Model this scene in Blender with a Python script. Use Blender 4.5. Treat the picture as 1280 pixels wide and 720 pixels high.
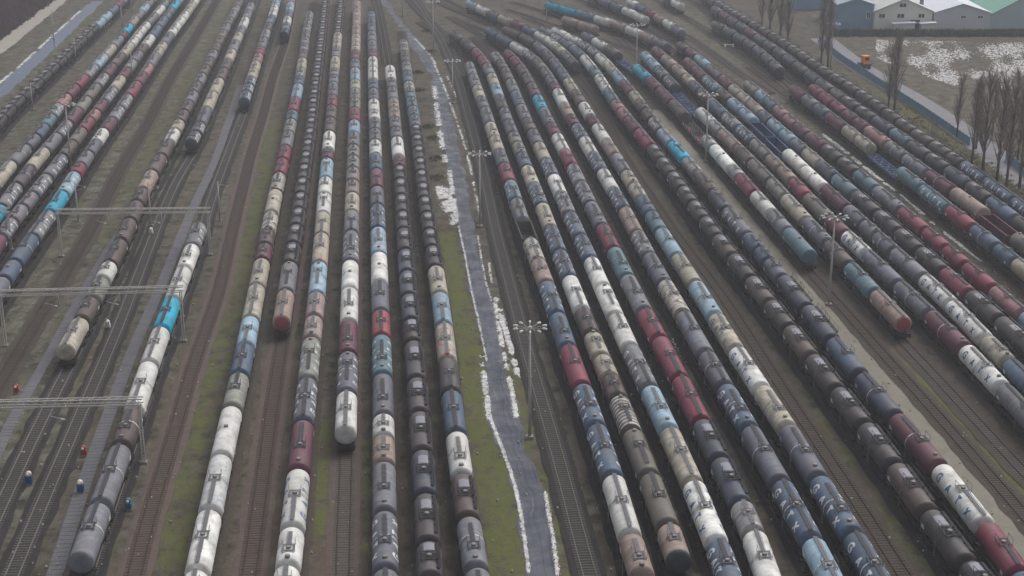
import bpy, math, random
import numpy as np
from mathutils import Vector, Matrix
random.seed(7); rng=np.random.default_rng(7)
for o in list(bpy.data.objects): bpy.data.objects.remove(o)
scn=bpy.context.scene; col=scn.collection
R=math.radians
# ------------------------------------------------------------ camera, world, sun, exposure
F=1950.0; TH=math.atan(660/F); H=88.0
cam=bpy.data.cameras.new('camera'); camo=bpy.data.objects.new('camera',cam); col.objects.link(camo)
cam.sensor_width=36; cam.lens=F/1280*36; cam.clip_end=6000; cam.clip_start=1
camo.location=(0,0,H); camo.rotation_euler=(math.pi/2-TH,0,0); scn.camera=camo
w=bpy.data.worlds.new('World'); scn.world=w; w.use_nodes=True
nt=w.node_tree; bg=nt.nodes['Background']
sky=nt.nodes.new('ShaderNodeTexSky'); sky.sky_type='NISHITA'; sky.sun_disc=False
SE,SR=R(56),R(42)
sky.sun_elevation=SE; sky.sun_rotation=SR; sky.air_density=1.0; sky.dust_density=6; sky.ozone_density=1
hs=nt.nodes.new('ShaderNodeHueSaturation'); hs.inputs['Saturation'].default_value=0.32
nt.links.new(sky.outputs[0],hs.inputs['Color']); nt.links.new(hs.outputs[0],bg.inputs[0])
bg.inputs[1].default_value=0.10
sl=bpy.data.lights.new('sun','SUN'); sl.energy=0.5; sl.angle=R(35); sl.color=(1,0.97,0.93)
so=bpy.data.objects.new('sun',sl); col.objects.link(so)
sd=Vector((math.sin(SR)*math.cos(SE),math.cos(SR)*math.cos(SE),math.sin(SE)))
so.rotation_euler=sd.to_track_quat('Z','Y').to_euler()
vs=scn.view_settings; vs.view_transform='Standard'; vs.look='None'; vs.gamma=1; vs.exposure=0.54
# ------------------------------------------------------------ projection helpers (used to survey real places)
ct,st=math.cos(TH),math.sin(TH)
def G(x,y,z=0.0):
    a=x-640; b=360-y
    dx=a; dy=b*st+F*ct; dz=b*ct-F*st
    t=(z-H)/dz
    return np.array([dx*t,dy*t,z])
def P(p):
    x,y,z=p[0],p[1],p[2]-H
    cz=y*ct-z*st; cy=y*st+z*ct
    return 640+F*x/cz, 360-F*cy/cz, cz
def height_for(base,ytop):
    lo,hi=0,80
    for _ in range(40):
        m=(lo+hi)/2
        if P((base[0],base[1],m))[1]>ytop: lo=m
        else: hi=m
    return lo
def pts(s):
    return [tuple(float(v) for v in q.split(',')) for q in s.split()]
# ------------------------------------------------------------ materials
def lin(c):
    return tuple(((v/255)/12.92 if v<=10 else ((v/255+.055)/1.055)**2.4) for v in c)
class NT:
    def __init__(s,name):
        s.m=bpy.data.materials.new(name); s.m.use_nodes=True; s.t=s.m.node_tree; s.b=s.t.nodes['Principled BSDF']; s.out=s.t.nodes['Material Output']
    def n(s,ty,**k):
        q=s.t.nodes.new(ty)
        for a,v in k.items(): setattr(q,a,v)
        return q
    def l(s,a,b): s.t.links.new(a,b)
    def noise(s,vec,scale,detail=4,rough=.6):
        q=s.n('ShaderNodeTexNoise'); q.inputs['Scale'].default_value=scale; q.inputs['Detail'].default_value=detail; q.inputs['Roughness'].default_value=rough
        if vec is not None: s.l(vec,q.inputs['Vector'])
        return q.outputs['Fac']
    def ramp(s,fac,a,b,c0=(0,0,0,1),c1=(1,1,1,1)):
        q=s.n('ShaderNodeValToRGB'); e=q.color_ramp.elements; e[0].position=a; e[1].position=b; e[0].color=c0; e[1].color=c1
        s.l(fac,q.inputs[0]); return q.outputs[0]
    def mix(s,fac,a,b,bt='MIX'):
        q=s.n('ShaderNodeMix',data_type='RGBA',blend_type=bt)
        for i,v in ((0,fac),(6,a),(7,b)):
            if hasattr(v,'is_linked') or isinstance(v,bpy.types.NodeSocket): s.l(v,q.inputs[i])
            else: q.inputs[i].default_value=v if i==0 else (tuple(v)+(1,))[:4]
        return q.outputs[2]
    def mapping(s,vec,scale,loc=None):
        q=s.n('ShaderNodeMapping'); s.l(vec,q.inputs[0]); q.inputs['Scale'].default_value=scale
        if loc is not None: s.l(loc,q.inputs['Location'])
        return q.outputs[0]
    def math(s,op,a,b=None):
        q=s.n('ShaderNodeMath',operation=op)
        for i,v in ((0,a),(1,b)):
            if v is None: continue
            if isinstance(v,bpy.types.NodeSocket): s.l(v,q.inputs[i])
            else: q.inputs[i].default_value=v
        return q.outputs[0]
def simple(name,rgb,rough=.6,metal=0,var=.25,scale=1.2):
    k=NT(name); k.b.inputs['Specular IOR Level'].default_value=.2 if rough>.5 else .5; c=lin(rgb); tc=k.n('ShaderNodeTexCoord')
    f=k.noise(tc.outputs['Object'],scale,5)
    k.l(k.mix(f,tuple(v*(1-var) for v in c),tuple(min(1,v*(1+var)) for v in c)),k.b.inputs['Base Color'])
    k.b.inputs['Roughness'].default_value=rough; k.b.inputs['Metallic'].default_value=metal
    return k.m
# colour as painted (sRGB) : code -> (rgb, words)
COL={'w':((224,224,220),'white'),'c':((198,191,174),'cream'),'g':((126,130,140),'grey'),'d':((70,66,74),'dark grey'),
'k':((38,35,44),'black'),'n':((86,72,70),'dirty brown'),'o':((114,111,103),'olive grey'),'b':((78,104,132),'steel blue'),
'B':((50,64,90),'dark blue'),'l':((150,178,196),'pale blue'),'t':((92,134,150),'teal blue'),'C':((0,172,208),'bright cyan'),
'r':((104,44,70),'maroon'),'R':((140,34,74),'crimson'),'p':((176,128,132),'dusty pink'),'s':((176,74,88),'salmon red'),
'e':((146,149,142),'grey green'),'v':((108,113,130),'slate blue'),'z':((174,152,142),'beige'),'S':((186,186,188),'silver'),'X':((182,165,158),'graffiti covered')}
TM={}
def tank_mat(code,style):
    key=(code,style)
    if key in TM: return TM[key]
    k=NT('tank paint %s %s'%(COL[code][1],style)); c=lin(COL[code][0])
    geo=k.n('ShaderNodeNewGeometry'); oi=k.n('ShaderNodeObjectInfo'); tc=k.n('ShaderNodeTexCoord')
    off=k.n('ShaderNodeCombineXYZ'); k.l(k.math('MULTIPLY',oi.outputs['Random'],37),off.inputs[0]); k.l(k.math('MULTIPLY',oi.outputs['Random'],91),off.inputs[1])
    ob=tc.outputs['Object']
    # whole wagon tone drift
    v=k.math('ADD',k.math('MULTIPLY',oi.outputs['Random'],.36),.82)
    hsv=k.n('ShaderNodeHueSaturation'); hsv.inputs['Color'].default_value=c+(1,); k.l(v,hsv.inputs['Value'])
    base=hsv.outputs[0]
    # weathering blotches
    n1=k.noise(k.mapping(ob,(.35,.5,.5),off.outputs[0]),1.0,6,.65)
    dirty=tuple(.72*a+.28*b for a,b in zip(tuple(x*.78 for x in c),lin((96,84,74))))
    light=tuple(min(1,a*1.12+.02) for a in c)
    base=k.mix(k.ramp(n1,.42,.66),base,dirty)
    # vertical grime runs: stretched across the circumference
    n2=k.noise(k.mapping(ob,(1.6,.12,.25),off.outputs[0]),1.0,5,.6)
    base=k.mix(k.math('MULTIPLY',k.ramp(n2,.46,.72),.16 if code in 'wlC' else (.34 if code in 'cgSeXz' else .3)),base,lin((66,58,52)))
    n3=k.noise(k.mapping(ob,(1.7,.3,.3),off.outputs[0]),1.0,3,.6)
    base=k.mix(k.math('MULTIPLY',k.ramp(n3,.55,.8),.35),base,light)
    # fine run-down streaks, rust freckles and a film of dust on the crown
    n4=k.noise(k.mapping(ob,(7,.1,.2),off.outputs[0]),1.0,3,.6)
    base=k.mix(k.math('MULTIPLY',k.ramp(n4,.5,.68),.14 if code in 'wlC' else .26),base,lin((70,62,58)))
    n5=k.noise(k.mapping(ob,(1.6,1.2,1.2),off.outputs[0]),1.6,6,.75)
    base=k.mix(k.math('MULTIPLY',k.ramp(n5,.6,.68),.35 if code in 'wlC' else .55),base,lin((112,84,70)))
    sn=k.n('ShaderNodeSeparateXYZ'); k.l(geo.outputs['Normal'],sn.inputs[0])
    base=k.mix(k.math('MULTIPLY',k.ramp(sn.outputs[2],.72,1.0),k.math('MULTIPLY',k.ramp(n1,.35,.65),.1 if code in 'wlCc' else .34)),base,lin((150,146,142)))
    # spill stains around the filling hatch, running down both flanks
    sx=k.n('ShaderNodeSeparateXYZ'); k.l(ob,sx.inputs[0])
    hx=k.math('ABSOLUTE',k.math('ADD',sx.outputs[0],k.math('MULTIPLY',k.math('SUBTRACT',n1,.5),3)))
    sp_=k.math('MULTIPLY',k.ramp(hx,.9 if code in 'wl' else 1.2,3.4 if code not in 'wl' else 2.0,(1,1,1,1),(0,0,0,1)),k.ramp(k.noise(k.mapping(ob,(.9,.35,.4),off.outputs[0]),1.7,5,.65),.4,.6))
    base=k.mix(k.math('MULTIPLY',sp_,.22 if code in 'wlC' else .6),base,tuple(.3*a+.7*b for a,b in zip(c,lin((88,80,76)))))
    # weld seams between the plate courses
    q=k.math('PINGPONG',k.math('ADD',sx.outputs[0],.6),1.15)
    seam=k.ramp(q,.0,.05,(1,1,1,1),(0,0,0,1))
    base=k.mix(k.math('MULTIPLY',seam,.2 if code in 'wlC' else (.36 if style!='R' else .5)),base,lin((60,56,54)))
    if style=='S':
        wv=k.math('PINGPONG',sx.outputs[0],.55)
        base=k.mix(k.ramp(wv,.25,.5),base,lin((205,203,198)))
        base=k.mix(k.ramp(k.noise(k.mapping(ob,(.8,.8,.8),off.outputs[0]),1.0,3),.5,.62),base,lin((96,84,76)))
    if style=='X' or code=='X':
        g1=k.ramp(k.noise(k.mapping(ob,(.5,.7,.7),off.outputs[0]),1.3,3,.6),.56,.62)
        base=k.mix(g1,base,lin((176,104,104)))
        g2=k.ramp(k.noise(k.mapping(ob,(.7,.9,.9),off.outputs[0]),2.1,2,.5),.60,.68)
        base=k.mix(g2,base,lin((120,128,150)))
    if style=='G':
        g1=k.ramp(k.noise(k.mapping(ob,(.9,.9,.9),off.outputs[0]),1.6,3,.7),.52,.6)
        base=k.mix(k.math('MULTIPLY',g1,.55),base,lin((110,134,158)))
    k.l(base,k.b.inputs['Base Color'])
    k.l(k.ramp(n1,.3,.7,(.32,)*3+(1,) if code in 'kBSdn' else (.42,)*3+(1,),(.68,)*3+(1,)),k.b.inputs['Roughness']); k.b.inputs['Specular IOR Level'].default_value=.34 if code in 'kBS' else .28
    if code=='S': k.b.inputs['Metallic'].default_value=.5
    bp=k.n('ShaderNodeBump'); bp.inputs['Strength'].default_value=.25; bp.inputs['Distance'].default_value=.05
    k.l(n1,bp.inputs['Height']); k.l(bp.outputs[0],k.b.inputs['Normal'])
    TM[key]=k.m; return k.m
M={}
M['frame']=simple('underframe black',(48,45,44),.7)
M['wheel']=simple('wheel steel',(62,52,47),.6,.3)
M['walk_dark']=simple('walkway grating dark',(66,66,72),.7,var=.4,scale=3)
M['walk_grey']=simple('walkway grating grey',(104,104,108),.7,var=.3,scale=3)
M['walk_black']=simple('walkway grating black',(34,33,38),.6,var=.4,scale=3)
M['panel']=simple('walkway plate',(128,128,138),.35)  # plate colour raised to stand in for glints on the dark tanks
M['hatch']=simple('hatch lid',(120,118,116),.5)
M['rail_metal']=simple('handrail',(120,118,116),.5)
def worn(name,rgb,under):
    k=NT(name); tc=k.n('ShaderNodeTexCoord'); k.l(k.mix(k.ramp(k.noise(tc.outputs['Object'],1.4,6,.75),.5,.68),lin(rgb),lin(under)),k.b.inputs['Base Color']); k.b.inputs['Roughness'].default_value=.6; return k.m
M['white']=worn('white paint lettering',(214,214,212),(118,128,140))
M['blue']=worn('blue paint lettering',(52,90,130),(150,164,176))
M['lampw']=simple('lamp housing white',(225,225,220),.4)
M['galv']=simple('galvanised steel',(176,172,166),.6)
M['concrete']=simple('mast foundation concrete',(140,136,128),.9)
M['blueframe']=simple('blue wagon steel',(36,70,122),.5)
M['maroonframe']=simple('maroon wagon steel',(92,34,52),.5)
M['brownframe']=simple('brown wagon steel',(84,74,70),.7)
M['deckdark']=simple('wagon floor',(38,34,40),.8)
M['red']=simple('red paint',(160,52,50),.5)
M['capred']=simple('faded red end',(158,74,78),.6)
M['orange']=simple('orange paint',(232,128,20),.45)
M['glass']=simple('dark glass',(30,34,40),.12)
M['rubber']=simple('tyre rubber',(34,34,34),.9)
def snowmat():
    k=NT('old snow'); tc=k.n('ShaderNodeTexCoord')
    k.l(k.mix(k.ramp(k.noise(tc.outputs['Object'],.9,6,.7),.35,.62),lin((128,125,122)),lin((218,218,218))),k.b.inputs['Base Color']); k.b.inputs['Roughness'].default_value=.7
    return k.m
M['snow']=snowmat()
# ------------------------------------------------------------ mesh helper
class MB:
    def __init__(s): s.v=[];s.f=[];s.m=[];s.sm=[];s.mats=[]
    def mi(s,m):
        if m not in s.mats: s.mats.append(m)
        return s.mats.index(m)
    def add(s,vs,fs,m,smooth=False):
        o=len(s.v); s.v+= [tuple(map(float,p)) for p in vs]; i=s.mi(m)
        for f in fs: s.f.append(tuple(a+o for a in f)); s.m.append(i); s.sm.append(smooth)
    def box(s,c,d,m,rz=0):
        x,y,z=[q/2 for q in d]; cr,sr=math.cos(rz),math.sin(rz)
        vs=[(c[0]+a*x*cr-b*y*sr,c[1]+a*x*sr+b*y*cr,c[2]+e*z) for a in(-1,1) for b in(-1,1) for e in(-1,1)]
        s.add(vs,[(0,1,3,2),(4,6,7,5),(0,4,5,1),(2,3,7,6),(0,2,6,4),(1,5,7,3)],m)
    def tube(s,p,q,r0,m,r1=None,n=6,caps=True):
        p=Vector(p);q=Vector(q); r1=r0 if r1 is None else r1
        d=(q-p); 
        if d.length<1e-6: return
        d.normalize(); a=d.orthogonal().normalized(); b=d.cross(a)
        vs=[];fs=[]
        for c,r in((p,r0),(q,r1)):
            for i in range(n):
                t=2*math.pi*i/n; vs.append(c+a*math.cos(t)*r+b*math.sin(t)*r)
        for i in range(n): fs.append((i,(i+1)%n,n+(i+1)%n,n+i))
        if caps: fs.append(tuple(range(n))[::-1]); fs.append(tuple(range(n,2*n)))
        s.add(vs,fs,m,n>4)
    def rev(s,prof,m,axis_z,n=28,smooth=True):   # revolve (x,r) profile about a line parallel to X at height axis_z
        vs=[];fs=[]
        for x,r in prof:
            for i in range(n):
                t=2*math.pi*i/n; vs.append((x,r*math.cos(t),axis_z+r*math.sin(t)))
        for j in range(len(prof)-1):
            for i in range(n): fs.append((j*n+i,j*n+(i+1)%n,(j+1)*n+(i+1)%n,(j+1)*n+i))
        s.add(vs,fs,m,smooth)
    def mesh(s,name):
        me=bpy.data.meshes.new(name); me.from_pydata(s.v,[],s.f)
        for m in s.mats: me.materials.append(m)
        me.polygons.foreach_set('material_index',s.m); me.polygons.foreach_set('use_smooth',s.sm); me.update(); return me
    def obj(s,name,parent=None):
        o=bpy.data.objects.new(name,s.mesh(name)); col.objects.link(o)
        if parent: o.parent=parent
        return o
def empty(name,loc,rz=0):
    o=bpy.data.objects.new(name,None); o.empty_display_size=.5; o.location=loc; o.rotation_euler=(0,0,rz); col.objects.link(o); return o
def tag(o,label=None,cat=None,group=None,kind=None):
    if label: o['label']=label
    if cat: o['category']=cat
    if group: o['group']=group
    if kind: o['kind']=kind
    return o
# ------------------------------------------------------------ paths
def resample(p,step=3.0,smooth=9,ext=40):
    p=np.array(p)[:,:2]
    d0=(p[0]-p[1]); d0/=np.linalg.norm(d0); d1=(p[-1]-p[-2]); d1/=np.linalg.norm(d1)
    p=np.vstack([p[0]+d0*(ext+smooth*step),p,p[-1]+d1*(ext+smooth*step)])
    s=np.r_[0,np.cumsum(np.linalg.norm(np.diff(p,axis=0),axis=1))]
    t=np.arange(0,s[-1],step); q=np.c_[np.interp(t,s,p[:,0]),np.interp(t,s,p[:,1])]
    k=np.ones(smooth)/smooth
    for _ in range(2):
        pad=smooth//2
        q=np.c_[np.convolve(q[:,0],k,'valid'),np.convolve(q[:,1],k,'valid')]
    return q
ZT=2.95
# trains: key: (label phrase, path px at tank axis, extra ground px before (near side), start y, sequence)
TR={}
def train(key,phrase,path,start,seq,near='',mid=None): TR[key]=dict(phrase=phrase,path=pts(path),start=start,seq=seq.split(),near=pts(near) if near else [])
train('a1','black train at far left','-30,188 8,141 60,92 124,30 143,12 160,-5',195,'kP* l@14 b@6 r@0 g@-8')
train('a2','leftmost mixed train','-20,250 8,212 36,184 60,156 70,138 86,120 106,98 122,82 140,61 152,47 164,31 180,12 190,1 198,-8',262,'b@228 c@200 gH@180 v@167 b@154 t@142 gL@129 p@117 r@105 R@93 gL@80 lL@67 c@55 g@44 r@38 C@29 z@20 g@12 l@4 g@-6')
train('a3','second mixed train from left','-35,312 2,262 32,218 54,192 74,170 90,150 106,130 120,110 132,96 142,82 156,68 166,54 176,40 188,27 200,14 209,2 214,-8',325,'C@255 gL@228 dH@206 c@184 g@166 gL@150 r@134 e@120 o@104 gL@91 r@79 n@66 c@53 w@39 w@27 g@16 w@6 g@-6')
train('a4','third mixed train from left','-30,350 6,290 20,270 40,248 52,232 64,216 78,200 86,188 100,168 118,144 130,130 138,118 150,102 160,88 172,71 182,57 193,43 204,27 214,13 224,1 230,-8',368,'r@328 r@292 gL@272 gX@239 gL@217 vL@192 n@175 o@159 R@146 p@136 r@124 gL@108 c@94 r@84 e@74 v@63 n@54 w@43 b@31 b@20 v@9 C@0 l@-8')
train('a5','fourth mixed train from left','-30,405 6,351 37,303 57,277 80,243 92,223 102,206 118,184 130,164 142,150 150,138 162,120 172,106 182,92 190,78 204,57 218,37 230,22 242,5 250,-8',415,'b@375 v@345 bN@324 bH@292 gL@262 C@238 lL@214 R@203 g@188 v@174 w@160 r@146 gL@132 gL@117 R@101 r@90 p@79 g@66 c@52 v@40 w@28 w@14 c@2 w@-8')
train('b1','train under the gantries ending in cream','86,444 92,416 114,384 128,354 140,326 150,308 160,290 170,258 180,236 190,218 204,196 214,174 224,156 232,140 242,118 256,90 268,66 278,44 290,22 300,2 305,-8',451,'c@396 n@370 e@345 w@326 n@298 n@272 n@250 n@234 z@212 n@192 n@174 w@160 c@149 n@137 n@125 g@113 n@102 g@91 n@81 n@71 g@62 n@53 n@45 o@37 g@29 n@21 g@13 g@6 n@-2 n@-9','-40,720 27,576 76,473')
train('b2','short left train ending in dark blue','242,178 248,165 258,138 270,112 280,90 290,66 298,46 306,28 313,10 317,-2',187,'BL@152 v@133 c@114 c@97 n@73 c@61 vL@50 c@40 g@32 w@21 g@12 g@3','14,720 75,576 138,432 145,416 174,340 190,300 205,258 228,210')
train('b3','cyan-banded train under the gantries','94,722 100,704 120,650 138,604 156,550 174,498 190,446 212,388 228,344 240,316 249,285',719,'gH@626 gH@553 nH@508 w@450 w@407 C@370 w@332 w@304 gL@277')
train('b4','upper left train ending in teal','307,122 314,100 320,82 326,62 334,38 340,22 346,2 348,-8',134,'bL@113 bL@95 c@76 p@66 R@58 v@46 gL@36 n@28 b@18 w@6 l@-6','296,162 ')
train('b5','short train at top left centre','356,43 360,22 364,4 366,-8',49,'B@36 v@28 w@20 b@12 l@2 v@-8','168,714 179,662 207,580 244,444 272,374 290,290 315,186 327,150 342,92')
train('c7','seventh train left of the road','248,714 256,676 265,634 270,606 277,572 286,532 294,498 301,470 306,444 311,412 318,378 324,348 330,318 337,282 341,258 350,218 356,192 362,164 367,136 374,106 378,76 383,40 388,14',780,'w@710 wR@634 wG@566 wN@506 e@464 b@428 l@394 c@354 c@322 r@303 n@286 cS@263 cN@236 eS@215 R@197 R@181 g@163 e@148 t@137 R@121 l@104 b@95 e@84 c@72 n@62 g@54 g@46 o@38 g@30 g@22 g@14')
train('c6','sixth train left of the road','354,404 356,378 360,348 364,322 369,298 372,284 378,234 384,192 390,156 392,130 397,90 402,50 406,12 408,-8',414,'zX@361 g@326 kP*','311,720 331,576 350,436')
train('c5','fifth train left of the road','359,722 366,670 371,613 378,547 383,497 388,440 396,373 402,300 406,240 410,190 414,146 417,100 420,70 422,46 425,20 427,0 428,-8',775,'w@704 w@656 wL@584 r@523 vL@470 eL@420 X@393 X@364 l@326 cX@290 c@264 w@240 w@220 l@197 r@184 w@163 n@146 n@131 R@118 v@102 g@85 c@70 g@58 c@40 kP*')
train('c4','fourth train left of the road','433,544 434,492 435,452 436,408 437,368 438,332 439,300 440,268 441,224 442,184 443,156 444,128 444,80 445,50 446,20 446,-4',556,'w@487 vL@438 r@399 w@358 wN@324 vL@287 g@262 c@240 eX@208 e@180 g@164 l@149 R@134 e@122 e@110 c@99 l@84 v@73 r@62 c@42 z@30 z@20 z@10 z@0','428,722 430,640 432,572')
train('c3','third train left of the road','482,720 481,656 480,596 480,560 479,492 477,444 477,408 475,368 474,328 473,300 472,268 471,224 469,184 469,156 467,132 466,80 465,50 464,20',780,'g@708 vL@636 g@575 z@542 w@516 v@465 tL@417 s@386 v@350 wN@314 lX@283 bL@254 v@232 r@210 b@191 wS@174 g@160 g@147 w@137 w@123 v@110 b@97 w@83 w@70 r@62 v@50 v@38 b@28 b@14')
train('c2','second train left of the road','538,722 536,680 533,646 530,596 528,564 525,528 522,488 519,450 515,416 512,380 509,342 507,314 505,294 504,272 502,244 500,212 497,182 494,156 492,132 489,100 487,84',790,'dP@735 dP@674 dP@614 BP@560 dP@512 dP@470 dP@424 kP@397 BP@366 BP@337 BP@310 kP@284 kP@263 kP@242 kP@222 kP@206 r@193 w@170 g@158 g@146 z@122 g@108 v@97 w@81')
train('c1','first train left of the road','596,722 590,687 583,640 577,596 572,558 565,508 560,462 556,416 552,384 547,354 542,322 538,296 535,278 531,252 527,220 524,190 520,160 514,128 510,100 507,74 504,54',790,'g@706 gH@643 nP@590 w@537 b@486 d@446 cX@402 l@364 c@331 kP@306 kP@285 kP@264 kP@245 kP@228 kP@212 kP@197 kP@182 kP@168 kP@156 v@143 t@132 t@121 t@110 c@101 b@88 g@76 n@63 e@49')
train('d1','first train right of the road','800,722 794,706 786,672 778,636 770,606 752,562 742,524 730,492 718,462 710,440 704,424 698,400 688,368 678,346 672,328 664,306 653,280 646,256 638,232 631,210 623,190 616,168 610,148 606,138 598,116 591,96 585,78',790,'p@714 z@664 w@591 bL@528 bL@478 R@429 b@389 bL@350 zX@322 cS@296 O@272 g@247 tL@224 R@203 v@186 c@169 c@152 g@133 v@120 c@106 g@92 g@77')
train('d2','second train right of the road','852,712 838,664 824,628 812,598 790,546 780,520 766,482 753,453 740,423 730,400 719,367 703,330 690,293 680,265 670,242 662,220 652,196 645,178 636,156 629,138 623,120 615,96 607,80 598,68 588,58 576,50 560,40',718,'zD@652 o@589 o@534 oS@493 n@473 c@413 n@383 w@343 bL@311 bL@281 c@253 bL@228 c@206 b@190 e@164 v@149 v@134 n@118 l@104 c@91 g@79 R@60 k@48 k@38')
train('d3','third train right of the road','912,722 906,704 896,676 884,652 872,622 862,596 848,564 834,540 824,512 810,484 796,458 786,438 778,416 768,392 754,366 744,340 734,314 722,294 714,276 704,252 694,228 682,202 672,180 662,160 655,146 650,132 642,112 634,94 626,78 614,64',760,'bL@672 wL@598 cR@532 lH@480 gL@429 w@390 w@354 w@320 bL@292 bL@264 gL@239 w@217 bL@197 c@177 v@161 n@147 g@130 b@113 g@98 n@84 n@75 gL@64')
train('d4','fourth train right of the road','962,722 948,672 932,640 916,612 900,586 892,562 876,532 866,506 852,482 842,458 830,440 822,422 810,400 798,378 786,356 776,332 768,314 758,298 750,282 738,258 728,236 716,212 708,194 696,172 686,154 678,138 670,120 660,100 650,82 640,72 628,62',758,'O@702 w@660 S@624 BP@569 BP@522 R@468 R@419 R@384 g@342 t@308 R@279 v@251 vL@226 gL@204 R@186 w@166 r@153 v@134 C@118 r@103 d@91 n@80 R@70 r@62')
train('d5','fifth train right of the road','1036,722 1028,706 1016,678 1002,652 990,630 974,606 954,568 940,544 920,512 906,488 892,462 880,442 866,418 854,394 842,374 828,354 816,332 804,310 794,290 786,274 776,254 764,236 754,218 744,200 732,178 720,160 708,140 698,118 686,96 678,84 664,70 650,62 632,52 616,42 602,34',775,'lH@669 bL@597 vH@530 bL@478 vH@437 gG@387 cS@349 vH@315 gL@287 zX@258 bL@234 w@210 bL@190 w@170 bL@154 r@143 z@128 w@110 r@103 v@84 o@73 gL@62 w@52 b@42 b@34')
train('d6','sixth train right of the road','1100,722 1092,706 1072,676 1048,652 1030,622 1016,594 1006,568 990,544 974,520 960,500 940,474 928,456 916,436 908,420 896,400 880,376 864,348 848,326 836,306 824,290 814,270 800,246 786,224 774,204 764,188 754,172 740,152 734,140 722,122 712,106 700,88 688,72 674,58 660,49 644,42 624,36 614,32',775,'bL@662 bL@592 vH@529 c@480 wL@432 cL@390 lH@350 c@316 lH@284 t@263 b@244 c@212 g@191 z@173 w@154 r@142 w@127 n@112 c@97 b@84 v@72 n@62 v@52 n@42 n@33')
train('d6b','brown-ended train at top centre','714,78 704,65 688,53 674,45 662,38 644,31 622,22 602,13 584,4 560,-8',88,'n@72 g c w w b r c v w l','1131,720 1084,646 1038,576 1000,518 962,462 942,428 900,364 841,288 828,266 800,226 776,188 756,145 738,118 722,96')
train('d7','seventh train right of the road','1218,724 1208,712 1176,670 1162,646 1142,618 1124,594 1100,560 1080,534 1060,508 1044,488 1026,466 1012,448 996,426 972,392 956,374 940,354 926,336 914,320 900,304 884,282 868,259 854,239 840,220 826,201 814,184 802,170 790,156 778,142 766,126 758,112 748,96 736,79 720,63 706,53 688,44 674,36',770,'kP@698 kP@634 nP@576 kP@526 kP@482 kP@441 nP@405 kP@374 nP@344 kP@316 nP@292 kP@270 kP@250 kP@232 kP@214 kP@196 kP@180 R@160 r@145 p@124 t@110 w@92 t@82 w@68 b@56 b@48 gL@41 g@33')
train('d8','eighth train right of the road','1274,722 1258,696 1244,672 1228,650 1208,626 1188,604 1170,584 1154,562 1131,536 1106,512 1090,492 1076,474 1058,452 1042,428 1022,404 1008,388 994,369 980,353 964,334 954,320 940,304 926,288 908,264 894,246 880,226 866,212 854,198 842,184 828,168 816,154 806,138 794,121 780,105 770,94 760,82 748,69 732,58 716,50 700,42 686,36',775,'b@712 R@650 wL@578 rH@515 BH@464 bD@420 BP@380 BP@343 v@322 b@308 b@290 vL@258 B@236 n@212 S@196 C@176 l@160 gL@146 n@124 c@113 r@100 l@88 c@76 w@66 gL@58 gL@50 w@42 w@34')
train('e1','train ending in teal by gravel strip','1010,322 996,304 984,290 972,276 949,252 934,232 916,213 900,195 882,175 862,152 846,134 814,104 804,90 782,76 760,62 742,50 722,41 704,33',330,'tN@284 gH@262 w@238 R@217 S@207 wN@180 S@168 F@142 n@124 r@108 r@95 C@80 T@66 n@56 w@47 b@40','1330,702 1280,642 1222,576 1158,502 1094,432 1020,347')
train('e2','red-ended train right of gravel strip','1132,408 1110,388 1074,346 1046,318 1030,302 1012,282 996,264 982,249 966,230 944,208 926,190 905,170 892,156 876,142 850,116 838,104 820,84 800,64',416,'zX@361 t@327 nH@299 vH@271 c@242 e@222 o@198 n@180 z@161 S@150 w@134 T@106 BL@82 l@64','1330,642 1290,602 1266,576 1200,503 1134,432 ')
train('e3','third train right of gravel strip','1320,560 1264,500 1226,458 1180,410 1132,368 1092,326 1064,302 1040,279 1018,257 1000,238 976,212 956,192 920,158 894,134 870,110 850,90 830,72 812,58',565,'g@478 wL@430 rH@387 vH@350 v@312 wL@288 r@268 o@241 R@222 z@192 eH@173 bL@156 gL@140 b@122 n@110 b@101 c@92 z@80 z@68 r@58')
train('e4','fourth train right of gravel strip','1320,516 1266,462 1242,438 1208,400 1168,360 1128,326 1098,298 1070,272 1038,244 1000,208 966,176 940,150 920,133 900,116 880,98 864,82 850,70',520,'b@447 c@418 wL@374 wL@342 g@309 vH@289 g@275 v@256 r@230 wN@186 Q@148 l@122 n@110 tL@94 r@82 r@72')
train('e5','fifth train right of gravel strip','1320,466 1262,414 1224,380 1190,350 1158,324 1130,298 1102,273 1074,250 1050,228 1026,207 1006,190 986,173 968,158 942,134 920,115 905,102 890,88 878,77 862,66 846,55',462,'kP@394 kP@362 R@334 kP@308 kP@285 kP@262 kP@238 t@217 B@200 c@185 g@173 l@161 l@148 b@138 z@125 c@105 r@94 v@80 l@68 r@60 k@52')
train('e6','sixth train right of gravel strip','1320,432 1276,394 1256,374 1220,346 1190,320 1160,294 1134,270 1104,246 1078,224 1054,204 1034,188 1014,174 996,160 980,145 966,132 952,120 936,107 924,98',430,'l@388 pX@356 R@327 R@306 R@284 R@258 g@232 t@212 kP@196 kP@180 r@165 r@153 p@142 p@131 t@121 l@112 e@100')
train('f1','train behind the right snow line','1320,370 1272,332 1256,318 1228,296 1196,270 1162,244 1128,217 1094,191 1062,166 1038,147 1014,129 1002,120 984,107',368,'c@322 b@304 bH@280 R@256 tL@230 t@208 T@181 c@156 r@140 b@129 g@118 r@106')
train('f2','second train behind right snow line','1320,338 1272,300 1236,272 1210,252 1172,228 1140,204 1112,184 1090,166 1068,152 1040,130 1020,114 1008,105',338,'o@290 U@262 zN@234 rH@212 gH@192 gH@176 p@157 r@147 r@137 R@126 R@115 R@105')
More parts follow.
